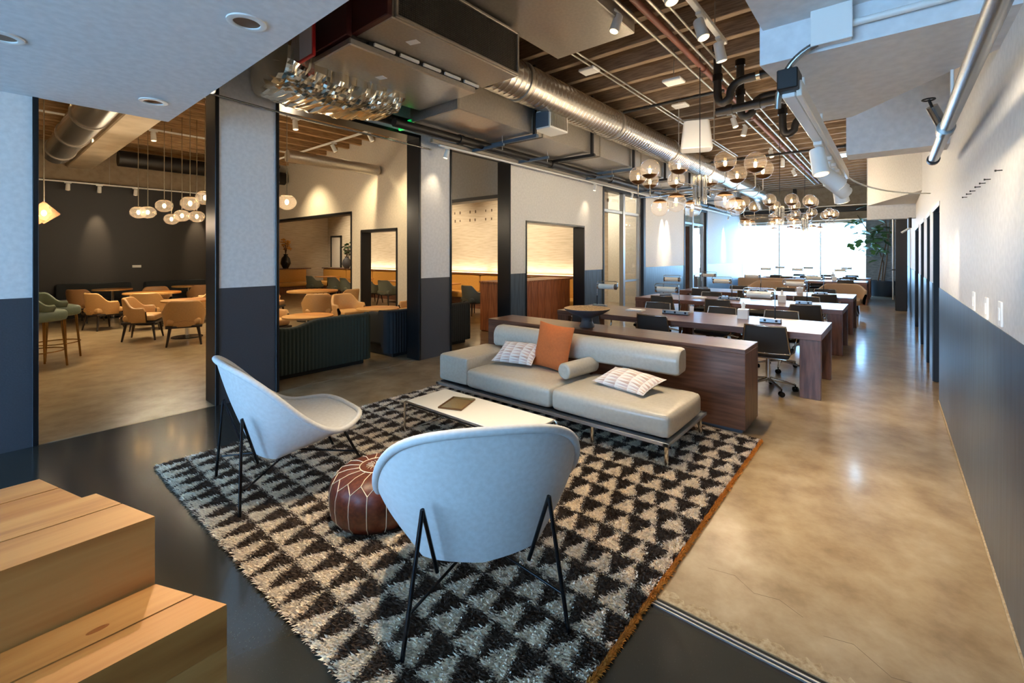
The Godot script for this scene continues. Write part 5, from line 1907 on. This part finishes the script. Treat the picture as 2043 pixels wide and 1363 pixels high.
func lounge() -> void:
	booth("dark green channelled velvet booth with a dipping back beside the wide dark pillar", 1.9, 3.86, 1.0, M.velvet)
	booth("nearly black velvet booth with a level back behind the narrow pillar", 4.12, 5.95, 0.0, M.velvet_dark)
	round_table("round two-tone cafe table among the tan chairs seen through the first opening", -10.55, 2.72, 0.42, 0.73, 0.3)
	round_table("larger round two-tone cafe table behind, seen through the first opening", -13.3, 2.75, 0.55, 0.73, 0.6)
	round_table("low round two-tone table just behind the dipping green booth", -7.55, 3.66, 0.40, 0.58, 0.5)
	round_table("low round two-tone table just behind the nearly black booth", -7.6, 5.05, 0.40, 0.58, 0.5)
	round_table("large round two-tone table before the wide opening to the banquette", -10.9, 5.4, 0.58, 0.73, 0.2)
	round_table("round cafe table by the dark wall beside the bar stools", -15.35, 2.35, 0.4, 0.73, 0.2)
	round_table("round cafe table by the dark wall, farther from the bar stools", -15.35, 4.0, 0.4, 0.73, 0.2)
	var ch := [[-9.78, 2.48, -0.93, 0.25, 0, "tan leather tub chair with its back to the hall at the front cafe table"], [-10.95, 2.12, 0.45, 0.9, 0, "tan leather tub chair in profile at the front cafe table"], [-12.35, 2.45, -0.9, 0.3, 0, "tan leather tub chair between the two cafe tables, back turned"], [-13.05, 1.85, -0.35, 0.93, 0, "pale tan leather tub chair standing on the open floor by the larger cafe table"], [-14.75, 1.75, -0.7, 0.7, 1, "dark tan tub chair at the wall table beside the bar stools"], [-14.2, 3.0, 0.9, -0.2, 1, "dark tan tub chair on the wall side of the larger cafe table"], [-12.7, 3.55, -0.4, -0.9, 0, "tan leather tub chair on the far side of the larger cafe table"], [-14.6, 4.1, -0.9, 0.1, 1, "dark tan tub chair at the farther wall table"], [-8.35, 3.35, 0.9, 0.3, 0, "tan leather tub chair at the low table behind the dipping green booth"], [-9.35, 4.75, -0.85, 0.45, 0, "tan leather tub chair with its back to the hall at the large round table"], [-10.0, 5.75, -0.95, -0.3, 0, "tan leather tub chair at the far side of the large round table"], [-8.5, 4.95, 1.0, 0.05, 0, "tan leather tub chair on the left of the low table behind the black booth"], [-7.7, 5.95, 0.0, -1.0, 0, "tan leather tub chair on the far side of the low table behind the black booth"], [-11.7, 4.75, 0.6, 0.7, 0, "tan leather tub chair on the near left side of the large round table"]]
	var a := make_tub(M.tan, "")
	var z := make_tub(M.tan_dark, "")
	var used := [false, false]
	for e in ch:
		var src := a if e[4] == 0 else z
		var at := P3(e[0], 0, e[1])
		if not used[e[4]]:
			used[e[4]] = true
			src.position = at
			src.rotation.y = face_to(e[2], e[3])
			src.set_meta("label", e[5])
			src.set_meta("group", "tub chairs in the lounge")
		else: copy(src, at, face_to(e[2], e[3]), e[5], "tub chairs in the lounge")
	# dark wall booths
	for e in [[1.4, 2.9, "low black upholstered wall seat beside the bar stools"], [3.2, 4.7, "low black upholstered wall seat in the middle of the dark wall"], [5.0, 6.4, "low black upholstered wall seat near the plaster divider"]]:
		var o := thing("upholstered_bench", e[2], "bench", P3(-16.1, 0, e[0]))
		var L: float = e[1] - e[0]
		var b := MB.new()
		b.rbox(P3(-0.28, 0.5, L / 2), Vector3(0.18, 0.7, L), 0.05, 6)
		part(o, "backrest", b, M.velvet_dark)
		b = MB.new()
		b.rbox(P3(0.05, 0.36, L / 2), Vector3(0.6, 0.2, L), 0.05, 6, 0.01)
		part(o, "seat", b, M.velvet_dark)
		part(o, "base", bxm(-0.3, 0.28, 0, 0.27, 0.03, L - 0.03), M.dark)
	# bar stools
	for e in [[-9.25, 0.62, 0.5, "sage leather bar stool with brass legs nearer the first pillar"], [-9.98, 0.86, 0.3, "sage leather bar stool with brass legs behind the other one"]]:
		var o := thing("bar_stool", e[3], "stool", P3(e[0], 0, e[1]), e[2], "sage bar stools")
		var b := MB.new()
		b.rbox(Vector3(0, 0.74, 0), Vector3(0.46, 0.16, 0.46), 0.06, 8, 0.015)
		part(o, "seat", b, M.sage_leather)
		b = tub_shell(0.23, 0.1, 0.80, 1.04, 0.9)
		part(o, "backrest", b, M.sage_leather)
		for s in [[-1, -1], [1, -1], [1, 1], [-1, 1]]:
			b = MB.new()
			b.tube([Vector3(s[0] * 0.21, 0, s[1] * 0.21), Vector3(s[0] * 0.17, 0.67, s[1] * 0.17)], 0.013, 8, false, 0.018)
			part(o, "leg", b, M.brass)
		b = MB.new()
		b.tube(b_ring(Vector3(0, 0.24, 0), 0.275), 0.009, 8, true)
		part(o, "foot_ring", b, M.brass)
	# socket plates on the dark wall
	for d in [3.05, 5.0]:
		solo("wall_socket", bxm(-0.005, 0.005, -0.035, 0.035, -0.1, 0.1, 0.002), M.white_plastic, "small white socket plate on the dark lounge wall", "socket", P3(-16.495, 1.28, d), 0.0, "socket plates on the dark wall")
	# glass pendants
	var gm := MB.new()
	gm.ball(Vector3.ZERO, 0.15, 26, 14, -1, 1, Vector3(1, 0.86, 1))
	var gmesh := gm.mesh()
	var bm := MB.new()
	bm.ball(Vector3.ZERO, 0.03, 12, 8, -1, 1, Vector3(1, 1.5, 1))
	var bmesh := bm.mesh()
	var pl := [[-12.2, 2.50, 2.28], [-12.0, 2.50, 2.40], [-11.1, 2.58, 2.48], [-12.6, 2.42, 2.95], [-9.6, 2.52, 2.52], [-11.6, 2.44, 2.9], [-11.35, 2.42, 3.1], [-9.35, 2.62, 2.68]]
	var i := 0
	for e in pl + [[-7.71, 2.48, 3.38]]:
		var single := i == 8
		var o := thing("globe_pendant", "single clear glass globe pendant in front of the plaster divider" if single else "clear glass globe pendant in the cluster over the cafe tables", "pendant lamp", P3(e[0], e[1], e[2]), 0.0, "" if single else "globe pendants over the cafe tables")
		part(o, "globe", gmesh, M.globe)
		var bl := part(o, "bulb", bmesh, M.bulb)
		var b := MB.new()
		b.ball(Vector3.ZERO, 0.1515, 22, 4, 0.8, 1.0, Vector3(1, 0.86, 1))
		part(o, "cap", b, M.nickel)
		b = MB.new()
		b.rod(Vector3(0, 0.13, 0), Vector3(0, 4.75 - e[1], 0), 0.007, -1.0, 6)
		part(o, "rod", b, M.nickel)
		omni(o, Vector3.ZERO, 0.9 if single else 0.55, WARM)
		i += 1
	# faceted smoked pendants by the first pillar
	for e in [[-9.6, 2.22, 0.70, "faceted smoked glass pendant by the first pillar, the front one"], [-9.35, 2.10, 0.52, "faceted smoked glass pendant by the first pillar, partly hidden behind it"]]:
		var o := thing("faceted_pendant", e[3], "pendant lamp", P3(e[0], e[1], e[2]), 0.4)
		var b := MB.new()
		var eq := []
		for k in 4: eq.append(Vector3(cos(TAU * k / 4) * 0.2, 0, sin(TAU * k / 4) * 0.2))
		for k in 4:
			b.face([eq[k], eq[(k + 1) % 4], Vector3(0, 0.18, 0)], eq[k] + eq[(k + 1) % 4] + Vector3(0, 0.2, 0))
			b.face([eq[k], eq[(k + 1) % 4], Vector3(0, -0.16, 0)], eq[k] + eq[(k + 1) % 4] - Vector3(0, 0.2, 0))
		part(o, "glass", b, M.smoke_glass)
		part(o, "bulb", bmesh, M.bulb)
		b = MB.new()
		b.rod(Vector3(0, 0.16, 0), Vector3(0, 4.75 - e[1], 0), 0.008, -1.0, 6)
		part(o, "rod", b, M.nickel)
		omni(o, Vector3.ZERO, 0.3, WARM)
	# ducts and tracks of the lounge
	var sp := thing("lounge_spiral_duct", "round steel duct high in the lounge by the first pillar", "duct", P3(-13.2, 3.7, 1.15))
	var b := MB.new()
	b.tube([Vector3(0, 0, 0), Vector3(7.0, 0, 0)], 0.22, 22)
	part(sp, "pipe", b, M.spiral)
	for k in 4:
		b = MB.new()
		b.tube([Vector3(0.6 + k * 1.7, 0, 0), Vector3(0.68 + k * 1.7, 0, 0)], 0.235, 22)
		part(sp, "band", b, M.galv)
	solo("concrete_beam", bxm(-5.3, 5.3, 0.0, 0.6, -0.25, 0.25, 0.02), M.boardform, "broad pale concrete beam across the lounge ceiling", "beam", P3(-11.1, 3.88, 1.85))
	b = MB.new()
	b.tube([P3(0, 0, 0.4), P3(0, 0, 4.5)], 0.2, 20)
	solo("dark_duct", b, M.iron, "dark round duct along the lounge ceiling before the dark wall", "duct", P3(-15.0, 4.05, 2.0))
	b = MB.new()
	b.tube([P3(0, 0, 0), P3(0, 0, 2.2)], 0.13, 18)
	solo("lounge_round_duct", b, M.duct, "short pale round duct with a flat end on the plaster divider", "duct", P3(-9.8, 3.7, 4.3))
	for e in [[-16.1, 3.45, "long pale track before the dark lounge wall"], [-12.5, 4.35, "white track under the joists in the middle of the lounge"], [-9.2, 4.35, "white track under the joists nearer the openings"]]:
		var o := thing("light_track", e[2], "track", P3(e[0], e[1], -1.0))
		part(o, "rail", bxm(-0.02, 0.02, 0.0, 0.035, 0.0, 7.3, 0.004), M.white_metal)
		for k in 3:
			b = MB.new()
			b.rod(P3(0, 0.03, 0.8 + 2.6 * k), P3(0, 4.6 - e[1], 0.8 + 2.6 * k), 0.006, -1.0, 6)
			part(o, "hanger", b, M.galv)
	for d in [1.6, 2.2, 2.95, 4.5, 5.1]:
		track_head(P3(-16.1, 3.45, d), P3(-16.5, 2.2, d), "small white spotlight grazing the dark lounge wall", "spotlights before the dark wall", 9.0 if d in [2.2, 4.5] else 0.0, 16.0, 1.1, Color(1, 0.9, 0.72))
	for d in [0.4, 1.5, 2.6, 3.8, 5.0]:
		track_head(P3(-12.5, 4.35, d), P3(-12.2 + 0.3 * sin(d * 5.0), 0, d + 0.2), "white spotlight on the middle lounge track", "spotlights on the middle lounge track", 9.0, 34.0, 1.3, Color(1, 0.9, 0.72))
	for d in [0.2, 1.0, 1.9, 3.0, 4.2]:
		track_head(P3(-9.2, 4.35, d), P3(-8.6 + 0.4 * sin(d * 3.0), 0, d + 0.1), "white spotlight on the lounge track nearer the openings", "spotlights on the lounge track by the openings", 8.0, 34.0, 1.3, Color(1, 0.9, 0.72))
	for x in [-13.0, -9.9, -8.4]:
		track_head(P3(x, 4.2, 5.4), P3(x, 2.2, 6.6), "white spotlight washing the plaster divider wall", "spotlights washing the divider wall", 5.5, 46.0, 1.2, Color(1, 0.9, 0.72))
	var tk := MB.new()
	tk.box(-13.6, -7.6, 4.2, 4.235, 5.38, 5.42)
	solo("light_track", tk, M.white_metal, "white track across the lounge ceiling before the plaster divider", "track")

func vase_flowers(label: String, at: Vector3, pm: Material, fm: Material, sd: int, h: float) -> void:
	var o := thing("flower_vase", label, "vase", at)
	var b := MB.new()
	b.lathe([Vector2(0.0, 0.0), Vector2(0.1, 0.0), Vector2(0.1, 0.0), Vector2(0.2, h * 0.35), Vector2(0.16, h * 0.7), Vector2(0.07, h * 0.9), Vector2(0.09, h)], 22)
	part(o, "vase", b, pm)
	rng.seed = sd
	var lm := leaf_mesh(0.2 * minf(1.0, h * 2.0), 0.07 * minf(1.0, h * 2.0))
	for k in 9:
		var a := rng.randf() * TAU
		var tip := Vector3(cos(a) * (0.15 + rng.randf() * 0.3) * minf(0.6, h * 2.0), h + (0.2 + rng.randf() * 0.45) * minf(1.0, h * 1.8), sin(a) * 0.08)
		b = MB.new()
		b.tube([Vector3(0, h * 0.9, 0), Vector3(tip.x * 0.4, h + 0.2, tip.z * 0.4), tip], 0.012, 5, false, 0.006)
		part(o, "stem", b, M.bark)
		for q in 3:
			var lf := part(o, "petal", lm, fm)
			lf.position = tip - Vector3(0, q * 0.07, 0)
			lf.rotation = Vector3(rng.randf(), rng.randf() * TAU, rng.randf() - 0.3)

func banquette_room() -> void:
	# long L-shaped banquette with a lit ledge
	var o := thing("banquette", "long mustard leather banquette with a timber ledge along the concrete wall", "bench", P3(-12.8, 0, 10.2))
	for k in 7:
		var x := -6.95 + k * 1.97
		var b := MB.new()
		b.rbox(P3(x + 0.98, 0.38, -0.25), Vector3(1.94, 0.16, 0.62), 0.04, 6, 0.012)
		part(o, "seat_cushion", b, M.mustard)
		b = MB.new()
		b.rbox(P3(x + 0.98, 0.72, 0.12), Vector3(1.94, 0.55, 0.14), 0.04, 6, 0.01)
		part(o, "back_cushion", b, M.mustard)
	part(o, "base", bxm(-7.0, 6.9, 0.0, 0.3, -0.5, 0.1, 0.005), M.walnut_x)
	part(o, "ledge", bxm(-7.0, 6.9, 1.0, 1.035, 0.02, 0.3, 0.004), M.walnut_x)
	part(o, "led_strip_light", bxm(-4.0, 6.9, 1.036, 1.046, 0.29, 0.305), M.led, "warm light strip")
	for k in 3:
		var al := AreaLight3D.new()
		al.name = "strip_light"
		o.add_child(al, true)
		al.area_size = Vector2(3.4, 0.05)
		al.position = P3(-2.4 + k * 3.6, 1.06, 0.28)
		al.rotation = Vector3(PI / 2, 0, 0)
		al.light_energy = 1.5
		al.light_color = Color(1, 0.92, 0.8)
		al.shadow_enabled = true
	o = thing("banquette", "mustard leather banquette return along the left end wall with a timber ledge", "bench", P3(-19.55, 0, 8.2))
	var b := MB.new()
	b.rbox(P3(0.35, 0.38, 0), Vector3(0.62, 0.16, 2.4), 0.04, 6, 0.012)
	part(o, "seat_cushion", b, M.mustard)
	b = MB.new()
	b.rbox(P3(-0.05, 0.72, 0), Vector3(0.14, 0.55, 2.4), 0.04, 6, 0.01)
	part(o, "back_cushion", b, M.mustard)
	part(o, "base", bxm(-0.1, 0.6, 0.0, 0.3, -1.2, 1.2, 0.005), M.walnut_y)
	part(o, "ledge", bxm(-0.35, 0.05, 1.0, 1.04, -1.3, 1.4, 0.004), M.walnut_y)
	o = thing("timber_divider", "waist high red walnut panelled cabinet behind the left wall opening", "cabinet", P3(-6.3, 0, 8.1))
	for k in 9:
		part(o, "panel", bxm(0.34, 0.37, 0.02, 1.02, -1.15 + k * 0.256, -1.15 + k * 0.256 + 0.252, 0.003), M.walnut_red)
	for k in 3:
		part(o, "panel", bxm(-0.37 + k * 0.247, -0.37 + k * 0.247 + 0.243, 0.02, 1.02, -1.18, -1.15, 0.003), M.walnut_red)
	part(o, "carcass", bxm(-0.36, 0.34, 0.0, 1.02, -1.15, 1.15), M.walnut_red)
	part(o, "top", bxm(-0.39, 0.39, 1.02, 1.05, -1.2, 1.2, 0.004), M.walnut_red)
	var tl := ["beside the left end", "second along", "in the middle", "fourth along", "nearest the timber divider"]
	for k in 5:
		var x := -17.6 + k * 2.35
		var t := thing("banquette_table", "small timber table before the banquette, %s" % tl[k], "table", P3(x, 0, 9.35), 0.0, "tables along the banquette")
		part(t, "tabletop", bxm(-0.4, 0.4, 0.70, 0.73, -0.35, 0.35, 0.005), M.table_wood)
		b = MB.new()
		b.rod(Vector3(0, 0.02, 0), Vector3(0, 0.7, 0), 0.03)
		part(t, "pedestal", b, M.black_gloss)
		part(t, "foot", bxm(-0.25, 0.25, 0.0, 0.02, -0.22, 0.22, 0.004), M.black_gloss)
	var c := make_tub(M.sage, "")
	var cl := ["at the banquette table beside the left end", "at the left edge of the second banquette table", "at the right edge of the second banquette table", "at the left edge of the middle banquette table", "at the right edge of the middle banquette table", "at the fourth banquette table", "at the left edge of the banquette table nearest the divider", "at the right edge of the banquette table nearest the divider"]
	var xs := [-17.3, -15.65, -14.8, -13.35, -12.45, -10.4, -8.6, -7.7]
	for k in 8:
		var lb := "sage grey upholstered chair %s" % cl[k]
		var at := P3(xs[k], 0, 8.65)
		if k == 0:
			c.position = at
			c.set_meta("label", lb)
			c.set_meta("group", "sage chairs at the banquette")
		else: copy(c, at, 0.2 * sin(k * 2.0), lb, "sage chairs at the banquette")
	vase_flowers("dark vase with orange blossom branches on the left banquette ledge", P3(-19.5, 1.04, 8.5), M.black_gloss, M.flower, 3, 0.6)
	vase_flowers("glass vase with dark foliage on the banquette ledge near the corner", P3(-17.8, 1.035, 10.3), M.stone, M.leaf_dark, 9, 0.5)
	vase_flowers("terracotta pot with trailing green leaves on the timber cabinet", P3(-6.05, 1.05, 7.1), M.rust, M.leaf_dark, 12, 0.22)
	o = thing("framed_panel", "pale panel in a black frame on the concrete wall at the banquette corner", "picture", P3(-19.15, 1.05, 10.58))
	part(o, "panel", bxm(-0.4, 0.4, 0.0, 1.35, -0.02, 0.0), M.plaster)
	for e in [[-0.45, -0.38, 0.0, 1.42], [0.38, 0.45, 0.0, 1.42]]:
		part(o, "frame_bar", bxm(e[0], e[1], e[2], e[3], -0.05, 0.0, 0.004), M.black)
	part(o, "frame_bar", bxm(-0.45, 0.45, 1.35, 1.42, -0.05, 0.0, 0.004), M.black)
	# spotlights of the banquette room
	for x in [-17.5, -14.5, -11.5, -9.0, -7.0]:
		track_head(P3(x, 4.28, 8.2), P3(x - 0.1, 1.4, 10.6), "white spotlight washing the concrete wall over the banquette", "spotlights over the banquette", 11.0, 42.0, 1.2, Color(1, 0.92, 0.8))

func small_things() -> void:
	# row of pins, switches and sockets on the right-hand wall
	for d in [3.12, 3.45, 3.62, 3.80, 4.02, 4.20, 4.42]:
		var o := thing("wall_pin", "tiny metal picture pin in the row on the right-hand wall", "pin", P3(0.4, 2.0, d), 0.0, "row of picture pins")
		var b := MB.new()
		b.rod(Vector3(0, 0, 0), Vector3(-0.02, 0, 0), 0.003, -1.0, 6)
		part(o, "shank", b, M.iron)
		b = MB.new()
		b.rod(Vector3(-0.02, 0, 0), Vector3(-0.026, 0, 0), 0.005, -1.0, 8)
		part(o, "head", b, M.iron)
	for e in [[3.14, 1.32, "white switch plate low on the right-hand wall, closest to the entry"], [3.55, 1.31, "white switch plate in the middle of the three on the right-hand wall"], [4.05, 1.31, "white switch plate farthest down the right-hand wall"]]:
		var o := thing("switch_plate", e[2], "switch", P3(0.4, e[1], e[0]))
		part(o, "plate", bxm(-0.008, 0.0, -0.06, 0.06, -0.04, 0.04, 0.003), M.white_plastic)
		part(o, "rocker", bxm(-0.012, -0.008, -0.03, 0.03, -0.016, 0.016, 0.001), M.white_plastic)
	# door hardware and black post at the far right
	var o := thing("fire_riser", "dark steel column with a pale conduit at the far end of the right-hand wall", "column", P3(0.22, 0, 17.2))
	part(o, "column", bxm(-0.14, 0.12, 0.0, 2.9, -0.14, 0.14, 0.01), M.iron)
	var b := MB.new()
	b.rod(P3(-0.19, 0.3, 0.0), P3(-0.19, 2.9, 0.0), 0.02)
	part(o, "conduit", b, M.conduit)
	part(o, "bracket", bxm(-0.22, 0.0, 1.15, 1.19, -0.02, 0.02, 0.004), M.iron)
	o = thing("wall_bracket_light", "small white wall light on a black arm at the end of the right-hand wall", "light", P3(0.3, 2.2, 12.9))
	b = MB.new()
	b.rod(Vector3(0, 0.2, 0), Vector3(0, -0.02, 0), 0.03)
	part(o, "arm", b, M.black)
	b = MB.new()
	b.rod(Vector3(0, -0.02, 0), Vector3(-0.14, -0.12, 0.0), 0.022)
	part(o, "lamp_head", b, M.white_metal)
	# unseen spotlights, added by guess to light the timber steps and the rug
	track_head(P3(-4.4, 3.12, 1.31), P3(-2.4, 0.45, 0.2), "guessed unseen spotlight on the front edge of the entry ceiling aimed at the timber steps", "", 7.0, 13.0, 0.9)
	track_head(P3(-2.3, 3.24, 1.31), P3(-1.8, 0.0, 1.6), "added unseen spotlight on the front edge of the entry ceiling aimed at the rug", "", 6.5, 38.0, 0.9)
	# office behind the glass: a ceiling lamp and a white waste bin
	o = thing("office_light", "round white ceiling lamp in the office behind the glazed door", "light", P3(-7.6, 3.45, 12.6))
	b = MB.new()
	b.ball(Vector3(0, 0.0, 0), 0.12, 18, 8, -1, 0.3)
	part(o, "lamp_globe", b, M.lens)
	omni(o, Vector3(0, -0.16, 0), 3.0, Color(1, 0.97, 0.9), 0.05)
	o = thing("waste_bin", "white waste bin in the office behind the glazed door", "bin", P3(-6.6, 0, 11.5))
	b = MB.new()
	b.lathe([Vector2(0.0, 0.0), Vector2(0.13, 0.0), Vector2(0.13, 0.0), Vector2(0.17, 0.36), Vector2(0.17, 0.36), Vector2(0.16, 0.36), Vector2(0.12, 0.02)], 22)
	part(o, "bucket", b, M.white_plastic)
	o = thing("wall_monitor", "pale blue wall screen in the office behind the glazed door", "screen", P3(-8.2, 1.7, 13.98))
	part(o, "frame", bxm(-0.5, 0.5, 0.0, 0.62, -0.04, 0.0, 0.006), M.alu)
	part(o, "screen", bxm(-0.47, 0.47, 0.03, 0.59, -0.046, -0.04), mat(C(190, 210, 226), 0.3))
